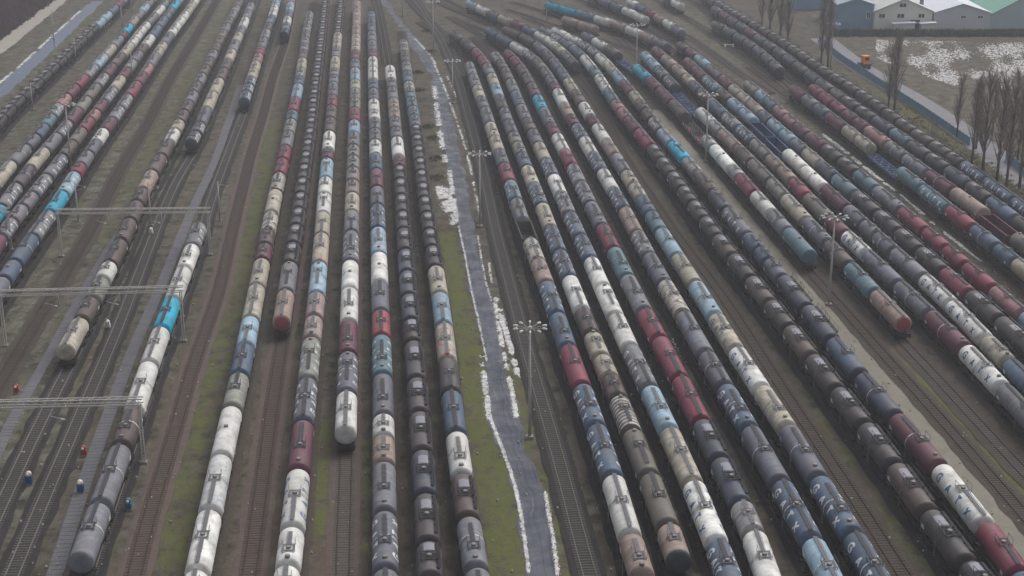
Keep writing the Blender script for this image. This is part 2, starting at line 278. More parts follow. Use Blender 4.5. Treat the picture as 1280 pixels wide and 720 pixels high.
train('f3','inner dark train at far right','1320,314 1272,278 1248,260 1216,236 1188,216 1164,199 1140,183 1118,167 1096,152 1070,136 1040,115 1022,102 1004,90 990,78 974,66 952,52 936,40 920,30 898,16 884,6 868,-6',312,'k@269 b@245 kP@226 B@207 kP@191 d@175 t@160 B@145 kP@132 kP@120 o@110 B@98 B@88 d@77 B B d B r B B r B')
train('f4','outer dark train at far right','1320,292 1280,262 1250,240 1214,214 1186,196 1166,182 1140,166 1118,150 1104,138 1084,124 1066,113 1046,100 1028,89 1010,77 990,62 974,51 952,38 930,26 910,14 890,2 876,-8',288,'bL@246 bL@221 bL@201 nP@190 nP@176 nP@161 kP* ')
train('f5','short dark train at upper right','974,88 966,79 952,68 938,57 922,46 910,40',95,'e@85 d B B d B B d')
train('g1','white tanks at the top edge','850,8 836,0 822,-8',13,'w b')
train('g2','upper train by the empty sidings','852,42 840,33 820,21 804,12 788,3 770,-5',47,'v w z r b w')
train('g3','pale train at the top edge','806,25 788,16 768,8 750,1 735,-5',30,'w w b v n')
train('g4','train with far cyan end','834,59 818,51 798,42 778,34 762,28 748,24 722,18 702,12',64,'v z w z w t C C')
train('g5','beige tanks at the top centre','746,38 720,30 698,23',42,'z z')
# ------------------------------------------------------------ wagons
LENS=[9.4,12.2,14.2,16.6]
RAD=1.46; AX=2.95
GL={'G':[[(1,.8),(.75,1),(.25,1),(0,.75),(0,.25),(.25,0),(.8,0),(1,.2),(1,.5),(.55,.5)]],'A':[[(0,0),(.5,1),(1,0)],[(.2,.35),(.8,.35)]],
'T':[[(0,1),(1,1)],[(.5,1),(.5,0)]],'X':[[(0,0),(1,1)],[(0,1),(1,0)]]}
def lettering(L,side,mat):
    mb=MB(); hw=.15; W=.95; Hh=1.05; sp=(L-3.2)/4
    for i,ch in enumerate('GATX'):
        cx=(-1.5+i)*sp
        for pl in GL[ch]:
            for (a,b) in zip(pl[:-1],pl[1:]):
                n=5; d=Vector((b[0]-a[0],b[1]-a[1])); dd=Vector((d.x*W,d.y*Hh)).normalized(); nn=Vector((-dd.y,dd.x))*hw
                vs=[];fs=[]
                for k in range(n+1):
                    t=k/n; u=(a[0]+d.x*t-.5)*W; v=(a[1]+d.y*t)*Hh
                    for sgn in(-1,1):
                        uu=cx+u+nn.x*sgn; vv=v+nn.y*sgn
                        ang=(.16+vv/RAD)         # 0 at the tank's flank, up to the crown
                        x= -uu if side>0 else uu
                        vs.append((x,side*(RAD+.012)*math.cos(ang),AX+(RAD+.012)*math.sin(ang)))
                for k in range(n): fs.append((2*k,2*k+1,2*k+3,2*k+2))
                mb.add(vs,fs,mat)
    return mb
PROTO={}
def MS(r):
    if r['c']=='z' and r['st']=='X': return 'R'
    return r['st'] if r['st'] in('S','X','G','R') else ''
def part_mesh(kind,L,*a):
    key=(kind,L)+a
    if key in PROTO: return PROTO[key]
    mb=MB(); h=(L-1.25)/2
    if kind=='tank':
        m=bpy.data.materials.get('slot') or bpy.data.materials.new('slot')
        pr=[]
        for t in np.linspace(0,math.pi/2,6): pr.append((-h+.42-.42*math.cos(t),RAD*math.sin(t)**.75 if t>0 else 0.01))
        pr+= [(x,RAD) for x in np.linspace(-h+.42,h-.42,6)[1:-1]]
        for t in np.linspace(math.pi/2,0,6): pr.append((h-.42+.42*math.cos(t),RAD*math.sin(t)**.75 if t>0 else 0.01))
        mb.rev(pr,m,AX,32)
    elif kind=='hoop':
        for x in ((0,) if a[0]==1 else (0,)):
            mb.rev([(x-.09,RAD+.004),(x-.09,RAD+.03),(x+.09,RAD+.03),(x+.09,RAD+.004)],M['white'],AX,32,False)
    elif kind=='walk':
        m=M['walk_grey'] if a[0] else M['walk_dark']; top=AX+RAD+.06
        mb.box((h/2+.35,0,top+.03),(h-1.0,.42,.05),m)
        for s in(-1,1):
            mb.tube((.9,s*.28,top+.12),(h-.3,s*.28,top+.12),.03,m,n=4)
        for x in np.arange(1.2,h-.4,1.3): mb.box((x,0,top-.06),(.08,.5,.14),m)
    elif kind=='walk2':
        m=M['walk_grey'] if a[0] else M['walk_dark']; top=AX+RAD+.06
        mb.box((-(h/2+.35),0,top+.03),(h-1.0,.42,.05),m)
        for s in(-1,1): mb.tube((-.9,s*.28,top+.12),(-h+.3,s*.28,top+.12),.03,m,n=4)
        for x in np.arange(1.2,h-.4,1.3): mb.box((-x,0,top-.06),(.08,.5,.14),m)
    elif kind=='platform':
        m=M['walk_grey'] if a[0] else M['walk_dark']; z=AX+RAD+.08
        for s in(-1,1):
            mb.box((s*.72,0,z+.02),(.24,1.4,.05),m); mb.box((0,s*.6,z+.021),(1.2,.22,.05),m)
            for q in(-1,1):
                mb.tube((s*.86,q*.74,z),(s*.86,q*.74,z+.75),.025,m,n=4)
                mb.tube((s*.86,q*.6,z-.3),(s*.86,q*.74,z),.04,m,n=4)
            mb.tube((-.86,s*.74,z+.72),(.86,s*.74,z+.72),.028,m,n=4)
    elif kind=='hatch':
        mb2=[]; z=AX+RAD
        n=12; vs=[];fs=[]
        for zz,r in((z-.12,.3),(z+.22,.3),(z+.27,.24)):
            for i in range(n):
                t=2*math.pi*i/n; vs.append((r*math.cos(t),r*math.sin(t),zz))
        for j in range(2):
            for i in range(n): fs.append((j*n+i,j*n+(i+1)%n,(j+1)*n+(i+1)%n,(j+1)*n+i))
        fs.append(tuple(range(2*n,3*n))); mb.add(vs,fs,M['hatch'],False)
    elif kind=='deck':       # broad lattice platform of the dark wagons
        m=M['walk_black']; z=AX+RAD+.07
        for x in(-1.05,-.35,.35,1.05): mb.box((x,.05,z+.02),(.28,1.9,.05),m)
        for y in(-.85,-.1,.85): mb.box((0,y,z+.045),(2.3,.2,.05),m)
        for s in(-1,1):
            for x in(-1.1,0,1.1):
                mb.tube((x,s*.93,z),(x,s*.93,z+.8),.025,m,n=4); mb.tube((x,s*.75,z-.35),(x,s*.93,z),.04,m,n=4)
            mb.tube((-1.1,s*.93,z+.8),(1.1,s*.93,z+.8),.028,m,n=4)
    elif kind=='sidewalk':
        m=M['walk_black']; z=AX+RAD-.08
        mb.box((0,-1.0,z),(2*h-1.4,.34,.05),m)
        for x in np.linspace(-h+.9,h-.9,6): mb.tube((x,-1.15,z),(x,-1.15,z+.7),.022,m,n=4); mb.box((x,-.9,z-.12),(.07,.4,.2),m)
        mb.tube((-h+.9,-1.15,z+.7),(h-.9,-1.15,z+.7),.022,m,n=4)
    elif kind=='plate':
        n=5; vs=[];fs=[]; x0,x1=1.35,min(h-.8,3.6)
        for x in(x0,x1):
            for i in range(n+1):
                t=math.pi/2-.42+.84*i/n; vs.append((x,(RAD+.02)*math.cos(t),AX+(RAD+.02)*math.sin(t)))
        for i in range(n): fs.append((i,i+1,n+2+i,n+1+i))
        mb.add(vs,fs,M['panel'])
    elif kind=='underframe':
        m=M['frame']; e=L/2-.62
        for s in(-1,1):
            mb.box((0,s*.95,1.28),(2*e,.16,.3),m)
            mb.box((s*e,0,1.28),(.2,2.5,.34),m)
            mb.box((s*(e-.5),0,1.46),(.7,2.3,.06),m)
            for q in(-1,1):
                mb.tube((s*(e+.1),q*.875,1.2),(s*(L/2-.05),q*.875,1.2),.11,m,n=8)
                mb.tube((s*(L/2-.07),q*.875,1.2),(s*(L/2-.01),q*.875,1.2),.24,m,n=10)
            mb.box((s*(h-1.5),0,1.58),(.5,2.1,.45),m)
            mb.tube((s*(L/2-.25),0,1.18),(s*(L/2+.1),0,1.18),.07,m,n=5)
        mb.box((0,0,1.15),(1.4,.9,.5),m)
    elif kind=='bogie':
        m=M['frame']; wm=M['wheel']; b=.9
        for s in(-1,1):
            mb.box((0,s*1.0,.85),(2.3,.14,.26),m); mb.box((0,s*1.0,.68),(.7,.2,.3),m)
            for q in(-1,1):
                mb.tube((q*b,s*.68,.71),(q*b,s*.82,.71),.46,wm,n=16)
                mb.box((q*b,s*1.02,.7),(.3,.22,.3),m)
        for q in(-1,1): mb.tube((q*b,-.7,.71),(q*b,.7,.71),.08,wm,n=6)
        mb.box((0,0,.95),(.5,2.0,.25),m)
    elif kind=='ladder':
        m=M['rail_metal']
        for x in(-.2,.2):
            mb.tube((x,RAD+.12,1.3),(x,RAD+.14,AX+.3),.025,m,n=4); mb.tube((x,RAD+.14,AX+.3),(x,.6,AX+RAD+.16),.025,m,n=4)
        for z in np.arange(1.4,AX+.3,.35): mb.tube((-.2,RAD+.13,z),(.2,RAD+.13,z),.018,m,n=4)
    elif kind=='railing':
        m=M['rail_metal']; e=L/2-.45
        for y in(-1.1,-.45,.45,1.1): mb.tube((e,y,1.45),(e,y,2.35),.025,m,n=4)
        mb.tube((e,-1.1,2.35),(e,-.45,2.35),.025,m,n=4); mb.tube((e,.45,2.35),(e,1.1,2.35),.025,m,n=4)
    elif kind=='placard':
        for s in(-1,1):
            mb.box((h-1.3,s*(RAD*.985),AX-.15),(.8,.05,.5),M['white'])
    elif kind=='dark_cap':
        pr=[(-h-.015,.01)]
        for t in np.linspace(0.2,math.pi/2,6): pr.append((-h+.42-.44*math.cos(t),(RAD+.014)*math.sin(t)**.75))
        pr.append((-h+.7,RAD+.014)); mb.rev(pr,M['walk_dark'],AX,28)
    elif kind=='red_cap':
        pr=[(-h-.02,.01)]
        for t in np.linspace(0.15,.75,5): pr.append((-h+.42-.44*math.cos(t),(RAD+.014)*math.sin(t)**.75))
        mb.rev(pr,M['capred'],AX,28)
    elif kind=='letters':
        mb=lettering(L,a[0],M['blue'] if a[1] else M['white'])
    PROTO[key]=mb.mesh(kind+('_%g'%L)); return PROTO[key]
def parts_for(code,style,L,seed=0):
    """list of (part name, mesh, transform x, sub?)"""
    r=[('tank',part_mesh('tank',L),0)]
    hh=(L-1.25)/2
    r.append(('underframe',part_mesh('underframe',L),0))
    if L<10: b=L/2-2.2
    else: b=L/2-2.45
    for s in(-1,1): r.append(('bogie',part_mesh('bogie',0),s*b))
    if style=='P':
        r+= [('platform',part_mesh('deck',0),-.3),('side_walkway',part_mesh('sidewalk',L),0),('cover_plate',part_mesh('plate',L),0),('hatch',part_mesh('hatch',0),-.3)]
    elif style=='N':
        r+= [('hatch',part_mesh('hatch',0),0)]
    else:
        rr=random.Random(seed*7+3); lt=code in 'wclzXS'; dxp=-rr.choice((0,0,.08,.16))*L
        if rr.random()<.28: r.append(('walkway',part_mesh('walk2',L,lt),0)); dxp=0
        if dxp: r+= [('walkway',part_mesh('walk',L,lt),dxp),('platform',part_mesh('platform',0,lt),dxp),('hatch',part_mesh('hatch',0),dxp),('hatch',part_mesh('hatch',0),h4(L))]
        else: r+= [('walkway',part_mesh('walk',L,lt),0),('platform',part_mesh('platform',0,code in 'wclzXS'),0),('hatch',part_mesh('hatch',0),0)]
    r.append(('ladder',part_mesh('ladder',0),-.2 if style=='P' else 0))
    r.append(('end_railing',part_mesh('railing',L),0)); r.append(('placard',part_mesh('placard',L),0))
    if style=='L':
        wh=code in 'wcX'
        for s in(-1,1): r.append(('lettering',part_mesh('letters',L,s,wh),0))
        if not wh: r.append(('hoop',part_mesh('hoop',L,0),0))
    if style=='H': r.append(('hoop',part_mesh('hoop',L,1),.6))
    if style=='D': r.append(('end_cap',part_mesh('dark_cap',L),0))
    if style=='X' and code=='z': r.append(('end_cap',part_mesh('red_cap',L),0))
    return r
def h4(L): return -L*.38
ORD=['','first','second','third','fourth','fifth','sixth','seventh','eighth','ninth','tenth','eleventh','twelfth','thirteenth','fourteenth','fifteenth','sixteenth','seventeenth','eighteenth','nineteenth','twentieth']
def ordinal(n):
    if n<=20: return ORD[n]
    t={2:'twenty',3:'thirty',4:'forty'}[n//10]
    return (t+'-'+ORD[n%10]) if n%10 else {30:'thirtieth',40:'fortieth'}[n]
FEAT={'L':' lettered','H':' hooped','P':'','N':' smooth-topped','S':' dirt-ringed','X':' graffitied','G':' graffitied','R':' ribbed','D':' dark-ended','':''}
ALL=[]   # wagon records
TRACKS={}
for key,t in TR.items():
    near=[G(x,y,.25) for x,y in t['near']]
    pw=[G(x,y,ZT) for x,y in t['path']]
    if key=='b4':   # one track: continues under the cyan-tank train
        near=[]
    q=resample(near+pw); TRACKS[key]=q; t['q']=q
    s=np.r_[0,np.cumsum(np.linalg.norm(np.diff(q,axis=0),axis=1))]; t['s']=s
    yt=np.array([P((a,b,4.2))[1] for a,b in q]); yl=np.array([P((a,b,1.9))[1] for a,b in q])
    def s_at(y,arr): return float(np.interp(-y,-arr,s))
    cur=s_at(t['start'],yl); toks=t['seq']; i=0; out=[]
    while i<len(toks):
        run=[]
        while i<len(toks) and '@' not in toks[i] and not toks[i].endswith('*'): run.append(toks[i]); i+=1
        if i<len(toks) and toks[i].endswith('*'):
            c=toks[i][:-1]; i+=1
            # fill to next pin chain or frame top
            nxt=s_at(30 if (i<len(toks)) else -10,yt)
            while cur+11.4<=nxt+4: out.append((c,cur,cur+11.7)); cur+=11.7
            continue
        if i<len(toks):
            c,y=toks[i].split('@'); i+=1; run.append(c); e=s_at(float(y),yt); n=len(run)
            for j,c in enumerate(run): out.append((c,cur+(e-cur)*j/n,cur+(e-cur)*(j+1)/n))
            cur=e
        else:
            for c in run: out.append((c,cur,cur+12.2)); cur+=12.2
    # split the too long
    fin=[]
    for c,a,b in out:
        L=b-a
        n=1
        if c[0] not in 'OFTQU':
            n=max(1,int(math.ceil(L/19.5))) if c[0] not in 'wz' or c[1:]!='N' else max(1,int(math.ceil(L/24)))
        elif L>22: n=2
        for j in range(n): fin.append((c,a+L*j/n,a+L*(j+1)/n))
    # drop the tiny
    k=0
    while k<len(fin):
        c,a,b=fin[k]
        if b-a<6.5 and k+1<len(fin):
            c2,a2,b2=fin[k+1]; m=(a+b2)/2
            if b2-a>=14: fin[k]=(c,a,m); fin[k+1]=(c2,m,b2); k+=1
            else: fin[k+1]=(c2,a,b2); fin.pop(k)
            continue
        k+=1
    for (c,a,b) in fin:
        pa=np.array([np.interp(a,s,q[:,0]),np.interp(a,s,q[:,1])]); pb=np.array([np.interp(b,s,q[:,0]),np.interp(b,s,q[:,1])])
        m=(pa+pb)/2; d=pb-pa; L=np.linalg.norm(d)
        x0,y0,_=P((pa[0],pa[1],3)); x1,y1,_=P((pb[0],pb[1],3)); xc,yc,cz=P((m[0],m[1],3))
        vis=(-6<max(y0,y1)) and (min(y0,y1)<726) and max(x0,x1)>-12 and min(x0,x1)<1292
        ALL.append(dict(train=key,c=c[0],st=c[1:],m=m,ang=math.atan2(d[1],d[0]),L=L,vis=vis,yc=yc,area=(F/cz)**2*L*math.sin(math.atan2(H,m[1])),a=a))
order={}
for r in ALL:
    if not r['vis']: continue
    order[r['train']]=order.get(r['train'],0)+1; r['n']=order[r['train']]
for r in ALL:
    if r['vis']:
        x,y,_=P((r['m'][0],r['m'][1],3)); 
        if not (0<x<1280 and 0<y<720): r['area']*=.45
tanks=[r for r in ALL if r['vis'] and r['c'] not in 'OFTQU']
tanks.sort(key=lambda r:-r['area'])
NEAR=tanks[:300]; FAR=tanks[300:]
print('wagons visible',len(tanks),'lens min/max',min(r['L'] for r in tanks),max(r['L'] for r in tanks))
GRP='tank wagons standing in long trains across the yard'
slotmat=None
def build_wagon(r):
    L0=min(LENS,key=lambda v:abs(math.log(v/r['L']))); sx=r['L']/L0
    rnd=random.Random(int(r['m'][0]*13+r['m'][1]*7))
    flip = rnd.random()<.3 and r['st'] not in('P','D','X','H')
    e=empty('tank_wagon',(r['m'][0],r['m'][1],0),r['ang']+(math.pi if flip else 0)); e.scale=(sx,1,1)
    ph=TR[r['train']]['phrase']; f=FEAT[r['st']] if r['c']!='X' else ''
    name='%s%s tank wagon'%(COL[r['c']][1],f)
    if r['st']=='P': name=COL[r['c']][1]+' tank wagon'
    tag(e,'%s, %s up the %s'%(name,ordinal(r['n']),ph),'tank wagon',GRP)
    for nm,me,x in parts_for(r['c'],r['st'],L0,int(r['m'][0]*3+r['m'][1])):
        o=bpy.data.objects.new(nm,me); col.objects.link(o); o.parent=e; o.location=(x,0,0)
        if nm=='tank':
            o.material_slots[0].link='OBJECT'; o.material_slots[0].material=tank_mat(r['c'],MS(r))
# far wagons merged
def merged(recs):
    V=[];FC=[];MI=[];SM=[];mats=[];off=0; cache={}
    def arr(me):
        if me.name in cache: return cache[me.name]
        v=np.empty(len(me.vertices)*3); me.vertices.foreach_get('co',v); v=v.reshape(-1,3)
        f=[tuple(p.vertices) for p in me.polygons]; mi=[p.material_index for p in me.polygons]; sm=[p.use_smooth for p in me.polygons]
        cache[me.name]=(v,f,mi,sm); return cache[me.name]
    for r in recs:
        L0=min(LENS,key=lambda v:abs(math.log(v/r['L']))); sx=r['L']/L0; ca,sa=math.cos(r['ang']),math.sin(r['ang'])
        for nm,me,x in parts_for(r['c'],r['st'],L0,int(r['m'][0]*3+r['m'][1])):
            if nm in('ladder','end_railing','placard'): continue
            v,f,mi,sm=arr(me); w_=v.copy(); w_[:,0]=(w_[:,0]+x)*sx
            W=np.c_[w_[:,0]*ca-w_[:,1]*sa+r['m'][0],w_[:,0]*sa+w_[:,1]*ca+r['m'][1],w_[:,2]]
            V.append(W); mm=[]
            for k in range(max(1,len(me.materials))):
                mt=tank_mat(r['c'],MS(r)) if nm=='tank' else me.materials[k]
                if mt not in mats: mats.append(mt)
                mm.append(mats.index(mt))
            FC+= [tuple(a+off for a in q) for q in f]; MI+= [mm[k] for k in mi]; SM+=sm; off+=len(v)
    me=bpy.data.meshes.new('distant_tank_wagons'); me.from_pydata(np.vstack(V).tolist(),[],FC)
    for m in mats: me.materials.append(m)
    me.polygons.foreach_set('material_index',MI); me.polygons.foreach_set('use_smooth',SM); me.update()
    o=bpy.data.objects.new('distant_tank_wagons',me); col.objects.link(o)
    tag(o,'far rows of small tank wagons in mixed colours at the top of the yard','tank wagons',GRP,'stuff')
# ------------------------------------------------------------ ground
def poly(s,z=0): return resample([G(x,y,z) for x,y in pts(s)],3,5,0.1)
def dist(px,py,q):
    d=np.full(px.shape,1e9)
    for i in range(0,len(q)-1):
        a=q[i];b=q[i+1];ab=b-a;l2=(ab**2).sum()+1e-9
        t=np.clip(((px-a[0])*ab[0]+(py-a[1])*ab[1])/l2,0,1)
        d=np.minimum(d,np.hypot(px-a[0]-t*ab[0],py-a[1]-t*ab[1]))
    return d
def ground():
    xs=np.unique(np.r_[np.arange(-2600,-300,100),np.arange(-300,300,1.6),np.arange(300,2700,100)])
    ys=np.unique(np.r_[np.arange(-400,120,40),np.arange(120,420,1.8),np.arange(420,720,3.5),np.arange(720,4000,120)])
    X,Y=np.meshgrid(xs,ys); n,m=X.shape
    A=np.zeros((n*m,4)); x=X.ravel(); y=Y.ravel(); A[:,3]=1
    def sm(d,w): return np.clip(1-np.maximum(d-w*.45,0)/(w*.75),0,1)
    core=(np.abs(x)<300)&(y>110)&(y<720); xi=x[core]; yi=y[core]; g=np.zeros(xi.shape); b=np.zeros(xi.shape); d_=np.zeros(xi.shape)
    for s,wd,k in (('556,300 566,360 578,430 600,520 625,620 632,700 640,760',4.0,1),('556,260 552,200 545,150',3,.5),('640,440 656,500 668,560 690,620 715,715',2.6,.75),
      ('342,150 325,250 295,360 270,450 250,520 232,600 212,715',3.4,.8),('412,540 406,600 402,660',2.4,.95),('450,560 452,640 454,680',2.0,.7),
      ('1150,465 1180,505 1215,545 1280,620',3.2,.9),('1000,480 1060,570 1110,640 1165,720',3.4,.6),('1100,440 1190,560 1270,650',2.0,.65),
      ('900,340 960,420 1000,480',3,.3),('1110,110 1190,180 1290,260',12,.75),('-10,100 60,60 120,10',9,.55),('120,300 190,180 260,60 290,0',5,.6),('60,300 130,190 220,60 250,0',4,.5),('230,230 262,150 300,60',2.5,.6),('-10,420 60,300 120,210',4,.45),('262,420 290,330 318,210 340,110',2.4,.7),('370,440 362,520 352,620',2,.5),('455,420 457,540',1.6,.6),('700,660 730,730',2,.4),('1130,600 1180,680 1210,730',2.2,.6),('880,30 905,60 960,100',9,.5),
      ('60,400 110,300 170,200 230,100',3,.45),('195,250 150,350 100,480 40,640',2.5,.4),('1090,180 1180,250 1290,345',3.0,.6)):
        g=np.maximum(g,k*sm(dist(xi,yi,poly(s)),wd))
    for s,wd,k in (('350,440 331,576 311,720',3.4,1),('168,714 207,580 244,444 272,374 290,290 315,186 335,120',3.0,.9),('428,722 432,572',2.5,.8),('375,440 350,560 338,720',3,.7),
      ('1094,410 1130,450 1170,500',2.8,.9),('1150,440 1220,505 1290,580',3.5,.75),('30,432 60,390 110,300',2.5,.6),('410,700 400,740',3,.8),('500,560 505,640 505,720',2,.5),('455,480 458,640 460,720',2,.5),
      ('1060,20 1160,80 1290,170',16,.6)):
        b=np.maximum(b,k*sm(dist(xi,yi,poly(s)),wd))
    for s,wd,k in (('-20,420 60,300 140,180 230,60 270,-6',14,.8),('-10,640 90,480 190,280 260,140',5,.6),('-40,190 60,80 140,0',18,.6),('120,440 180,300 215,200',3,.5),('-20,560 20,500',6,.8),('130,700 200,480',3,.4),('860,20 960,100 1010,150',14,.6),('1060,20 1160,80 1290,170',22,.7),('700,20 860,30',12,.4)):
        d_=np.maximum(d_,k*sm(dist(xi,yi,poly(s)),wd))
    A[core,0]=g; A[core,1]=b; A[core,2]=d_
    out=~core; A[out,0]=.45; A[out,1]=.4
    me=bpy.data.meshes.new('ground')
    idx=np.arange(n*m).reshape(n,m); f=np.c_[idx[:-1,:-1].ravel(),idx[:-1,1:].ravel(),idx[1:,1:].ravel(),idx[1:,:-1].ravel()]
    me.from_pydata(np.c_[x,y,np.zeros_like(x)].tolist(),[],f.tolist())
    at=me.color_attributes.new('cover','FLOAT_COLOR','POINT'); at.data.foreach_set('color',A.ravel())
    k=NT('yard ground'); tc=k.n('ShaderNodeTexCoord'); ob=tc.outputs['Object']
    ca=k.n('ShaderNodeVertexColor',layer_name='cover'); sp=k.n('ShaderNodeSeparateColor'); k.l(ca.outputs[0],sp.inputs[0])
    base=k.mix(k.ramp(k.noise(ob,.06,6,.6),.35,.65),lin((90,86,78)),lin((114,109,98)))
    base=k.mix(sp.outputs[2],base,lin((124,124,112)))
    base=k.mix(k.ramp(k.noise(ob,.35,6,.7),.42,.62),base,lin((52,49,44)))
    base=k.mix(k.math('MULTIPLY',k.ramp(k.noise(k.mapping(ob,(.5,.15,1)),.5,6,.7),.48,.62),.7),base,lin((98,84,74)))
    base=k.mix(k.ramp(k.noise(k.mapping(ob,(1.2,.12,1)),1,4,.6),.5,.7),base,lin((84,84,62)))
    nb=k.noise(ob,.5,5,.7); ng=k.noise(k.mapping(ob,(1,.5,1)),.45,6,.72)
    fb=k.ramp(k.math('ADD',sp.outputs[1],k.math('SUBTRACT',k.math('MULTIPLY',nb,2.6),1.75)),.0,.7)
    base=k.mix(fb,base,k.mix(k.noise(ob,.9,5,.7),lin((116,96,86)),lin((88,80,72))))
    fg=k.ramp(k.math('ADD',sp.outputs[0],k.math('SUBTRACT',k.math('MULTIPLY',ng,3.2),2.1)),.0,.6)
    gr=k.mix(k.noise(ob,1.3,5,.7),lin((78,90,34)),lin((112,112,74)))
    base=k.mix(fg,base,gr)
    base=k.mix(k.ramp(k.noise(ob,4,3,.7),.35,.75),base,k.mix(.5,base,lin((52,49,45))))
    k.l(base,k.b.inputs['Base Color']); k.b.inputs['Roughness'].default_value=.95; k.b.inputs['Specular IOR Level'].default_value=.1
    bp=k.n('ShaderNodeBump'); bp.inputs['Strength'].default_value=.6; bp.inputs['Distance'].default_value=.2; k.l(k.noise(ob,2,6,.75),bp.inputs['Height']); k.l(bp.outputs[0],k.b.inputs['Normal'])
    me.materials.append(k.m); o=bpy.data.objects.new('ground',me); col.objects.link(o); tag(o,kind='structure')
ground()
def nospec(m):
    m.node_tree.nodes['Principled BSDF'].inputs['Specular IOR Level'].default_value=.12; return m
def strip_mat(name,a,b,c,scale=.6,rough=.95,ruts=False):
    k=NT(name); tc=k.n('ShaderNodeTexCoord'); ob=tc.outputs['Object']
    base=k.mix(k.ramp(k.noise(ob,scale,6,.7),.35,.65),lin(a),lin(b)); base=k.mix(k.ramp(k.noise(ob,scale*6,4,.7),.55,.8),base,lin(c))
    if ruts:
        uv=k.n('ShaderNodeUVMap'); 
        n=k.noise(k.mapping(uv.outputs[0],(9,.012,1)),1.0,3,.6); base=k.mix(k.math('MULTIPLY',k.ramp(n,.5,.62),.8),base,lin(c))
        n2=k.noise(k.mapping(uv.outputs[0],(26,.05,1)),1.0,3,.7); base=k.mix(k.math('MULTIPLY',k.ramp(n2,.64,.7),.55),base,lin((170,172,182)))
    k.l(base,k.b.inputs['Base Color']); k.b.inputs['Roughness'].default_value=rough; k.b.inputs['Specular IOR Level'].default_value=.3 if ruts else .12
    if ruts: k.l(k.ramp(k.noise(ob,.25,5,.6),.4,.62,(.4,)*3+(1,),(.95,)*3+(1,)),k.b.inputs['Roughness'])
    return k.m
def ribbon(name,q,wd,mat,z,uvs=False,jit=0):
    q=np.array(q); d=np.gradient(q,axis=0); d/=np.linalg.norm(d,axis=1)[:,None]; nn=np.c_[-d[:,1],d[:,0]]
    jl=1+jit*rng.standard_normal(len(q)); jr=1+jit*rng.standard_normal(len(q))
    if callable(wd): wd=wd
    l=q+nn*(wd/2*jl)[:,None] if jit else q+nn*wd/2; r=q-nn*(wd/2*jr)[:,None] if jit else q-nn*wd/2
    return ribbon2(name,l,r,mat,z)
def ribbon2(name,l,r,mat,z):
    n=len(l); v=[(a[0],a[1],z) for a in l]+[(a[0],a[1],z) for a in r]
    me=bpy.data.meshes.new(name); me.from_pydata(v,[],[(i,n+i,n+i+1,i+1) for i in range(n-1)])
    uv=me.uv_layers.new(name='UVMap'); s=np.r_[0,np.cumsum(np.linalg.norm(np.diff(np.array(l)[:,:2],axis=0),axis=1))]
    for p in me.polygons:
        for li in p.loop_indices:
            vi=me.loops[li].vertex_index; uv.data[li].uv=(0 if vi<n else 1, s[vi%n])
    me.materials.append(mat); o=bpy.data.objects.new(name,me); col.objects.link(o); return o
# ------------------------------------------------------------ tracks
BAL={'dark':strip_mat('dark ballast',(44,42,42),(56,54,52),(70,67,64)),'brown':strip_mat('brown ballast',(68,62,56),(82,75,67),(52,47,42)),  # brown tones darkened to carry some shade under and between trains
'rust':strip_mat('rusty ballast',(88,78,73),(102,90,84),(70,62,58))}
SLP=simple('sleeper concrete',(88,85,82),.9,var=.3,scale=.8); SLW=simple('sleeper weathered timber',(78,70,64),.9,var=.3,scale=.8)
RLI=simple('rail head bright',(112,108,104),.7,.0); RLD=simple('rail rusty',(66,50,42),.7)
def track(q,z0,bal,slp,rl,vis=True):
    q=np.array(q)
    keep=(q[:,1]>95)&(q[:,1]<760); q=q[keep]
    if len(q)<4: return
    mb=MB()
    d=np.gradient(q,axis=0); d/=np.linalg.norm(d,axis=1)[:,None]; nn=np.c_[-d[:,1],d[:,0]]; n=len(q)
    # ballast prism
    prof=[(-2.0,.012),(-1.45,.09),(1.45,.09),(2.0,.012)]
    vs=[];fs=[]
    for i in range(n):
        for a,zz in prof: p=q[i]+nn[i]*a*(1+(rng.normal(0,.06) if abs(a)>1.6 else 0)); vs.append((p[0],p[1],zz+z0))
    for i in range(n-1):
        for j in range(3): fs.append((i*4+j+1,i*4+j,(i+1)*4+j,(i+1)*4+j+1))
    mb.add(vs,fs,bal)
    for sgn in(-1,1):   # rails
        vs=[];fs=[]
        c=sgn*.7535
        for i in range(n):
            for a,zz in((-.075,.14),(-.04,.265),(.04,.265),(.075,.14)):
                p=q[i]+nn[i]*(c+a); vs.append((p[0],p[1],zz+z0))
        for i in range(n-1):
            for j in range(3): fs.append((i*4+j+1,i*4+j,(i+1)*4+j,(i+1)*4+j+1))
        mb.add(vs,fs,rl)
    s=np.r_[0,np.cumsum(np.linalg.norm(np.diff(q,axis=0),axis=1))]
    for t in np.arange(.3,s[-1],.62):
        x=np.interp(t,s,q[:,0]); y=np.interp(t,s,q[:,1]); 
        if y>640: break
        dx=np.interp(t,s,d[:,0]); dy=np.interp(t,s,d[:,1])
        mb.box((x,y,.10+z0),(.26,2.5,.09),slp,math.atan2(dy,dx))
    o=mb.obj('railway_track'); tag(o,kind='structure')
STY={'b1':('dark',SLP,RLI),'b2':('dark',SLP,RLI),'b3':('dark',SLP,RLI),'b5':('rust',SLW,RLD),'c6':('rust',SLW,RLD),'c4':('rust',SLP,RLD),'d6b':('brown',SLW,RLD),'e1':('brown',SLW,RLD),'e2':('brown',SLP,RLD)}
i=0
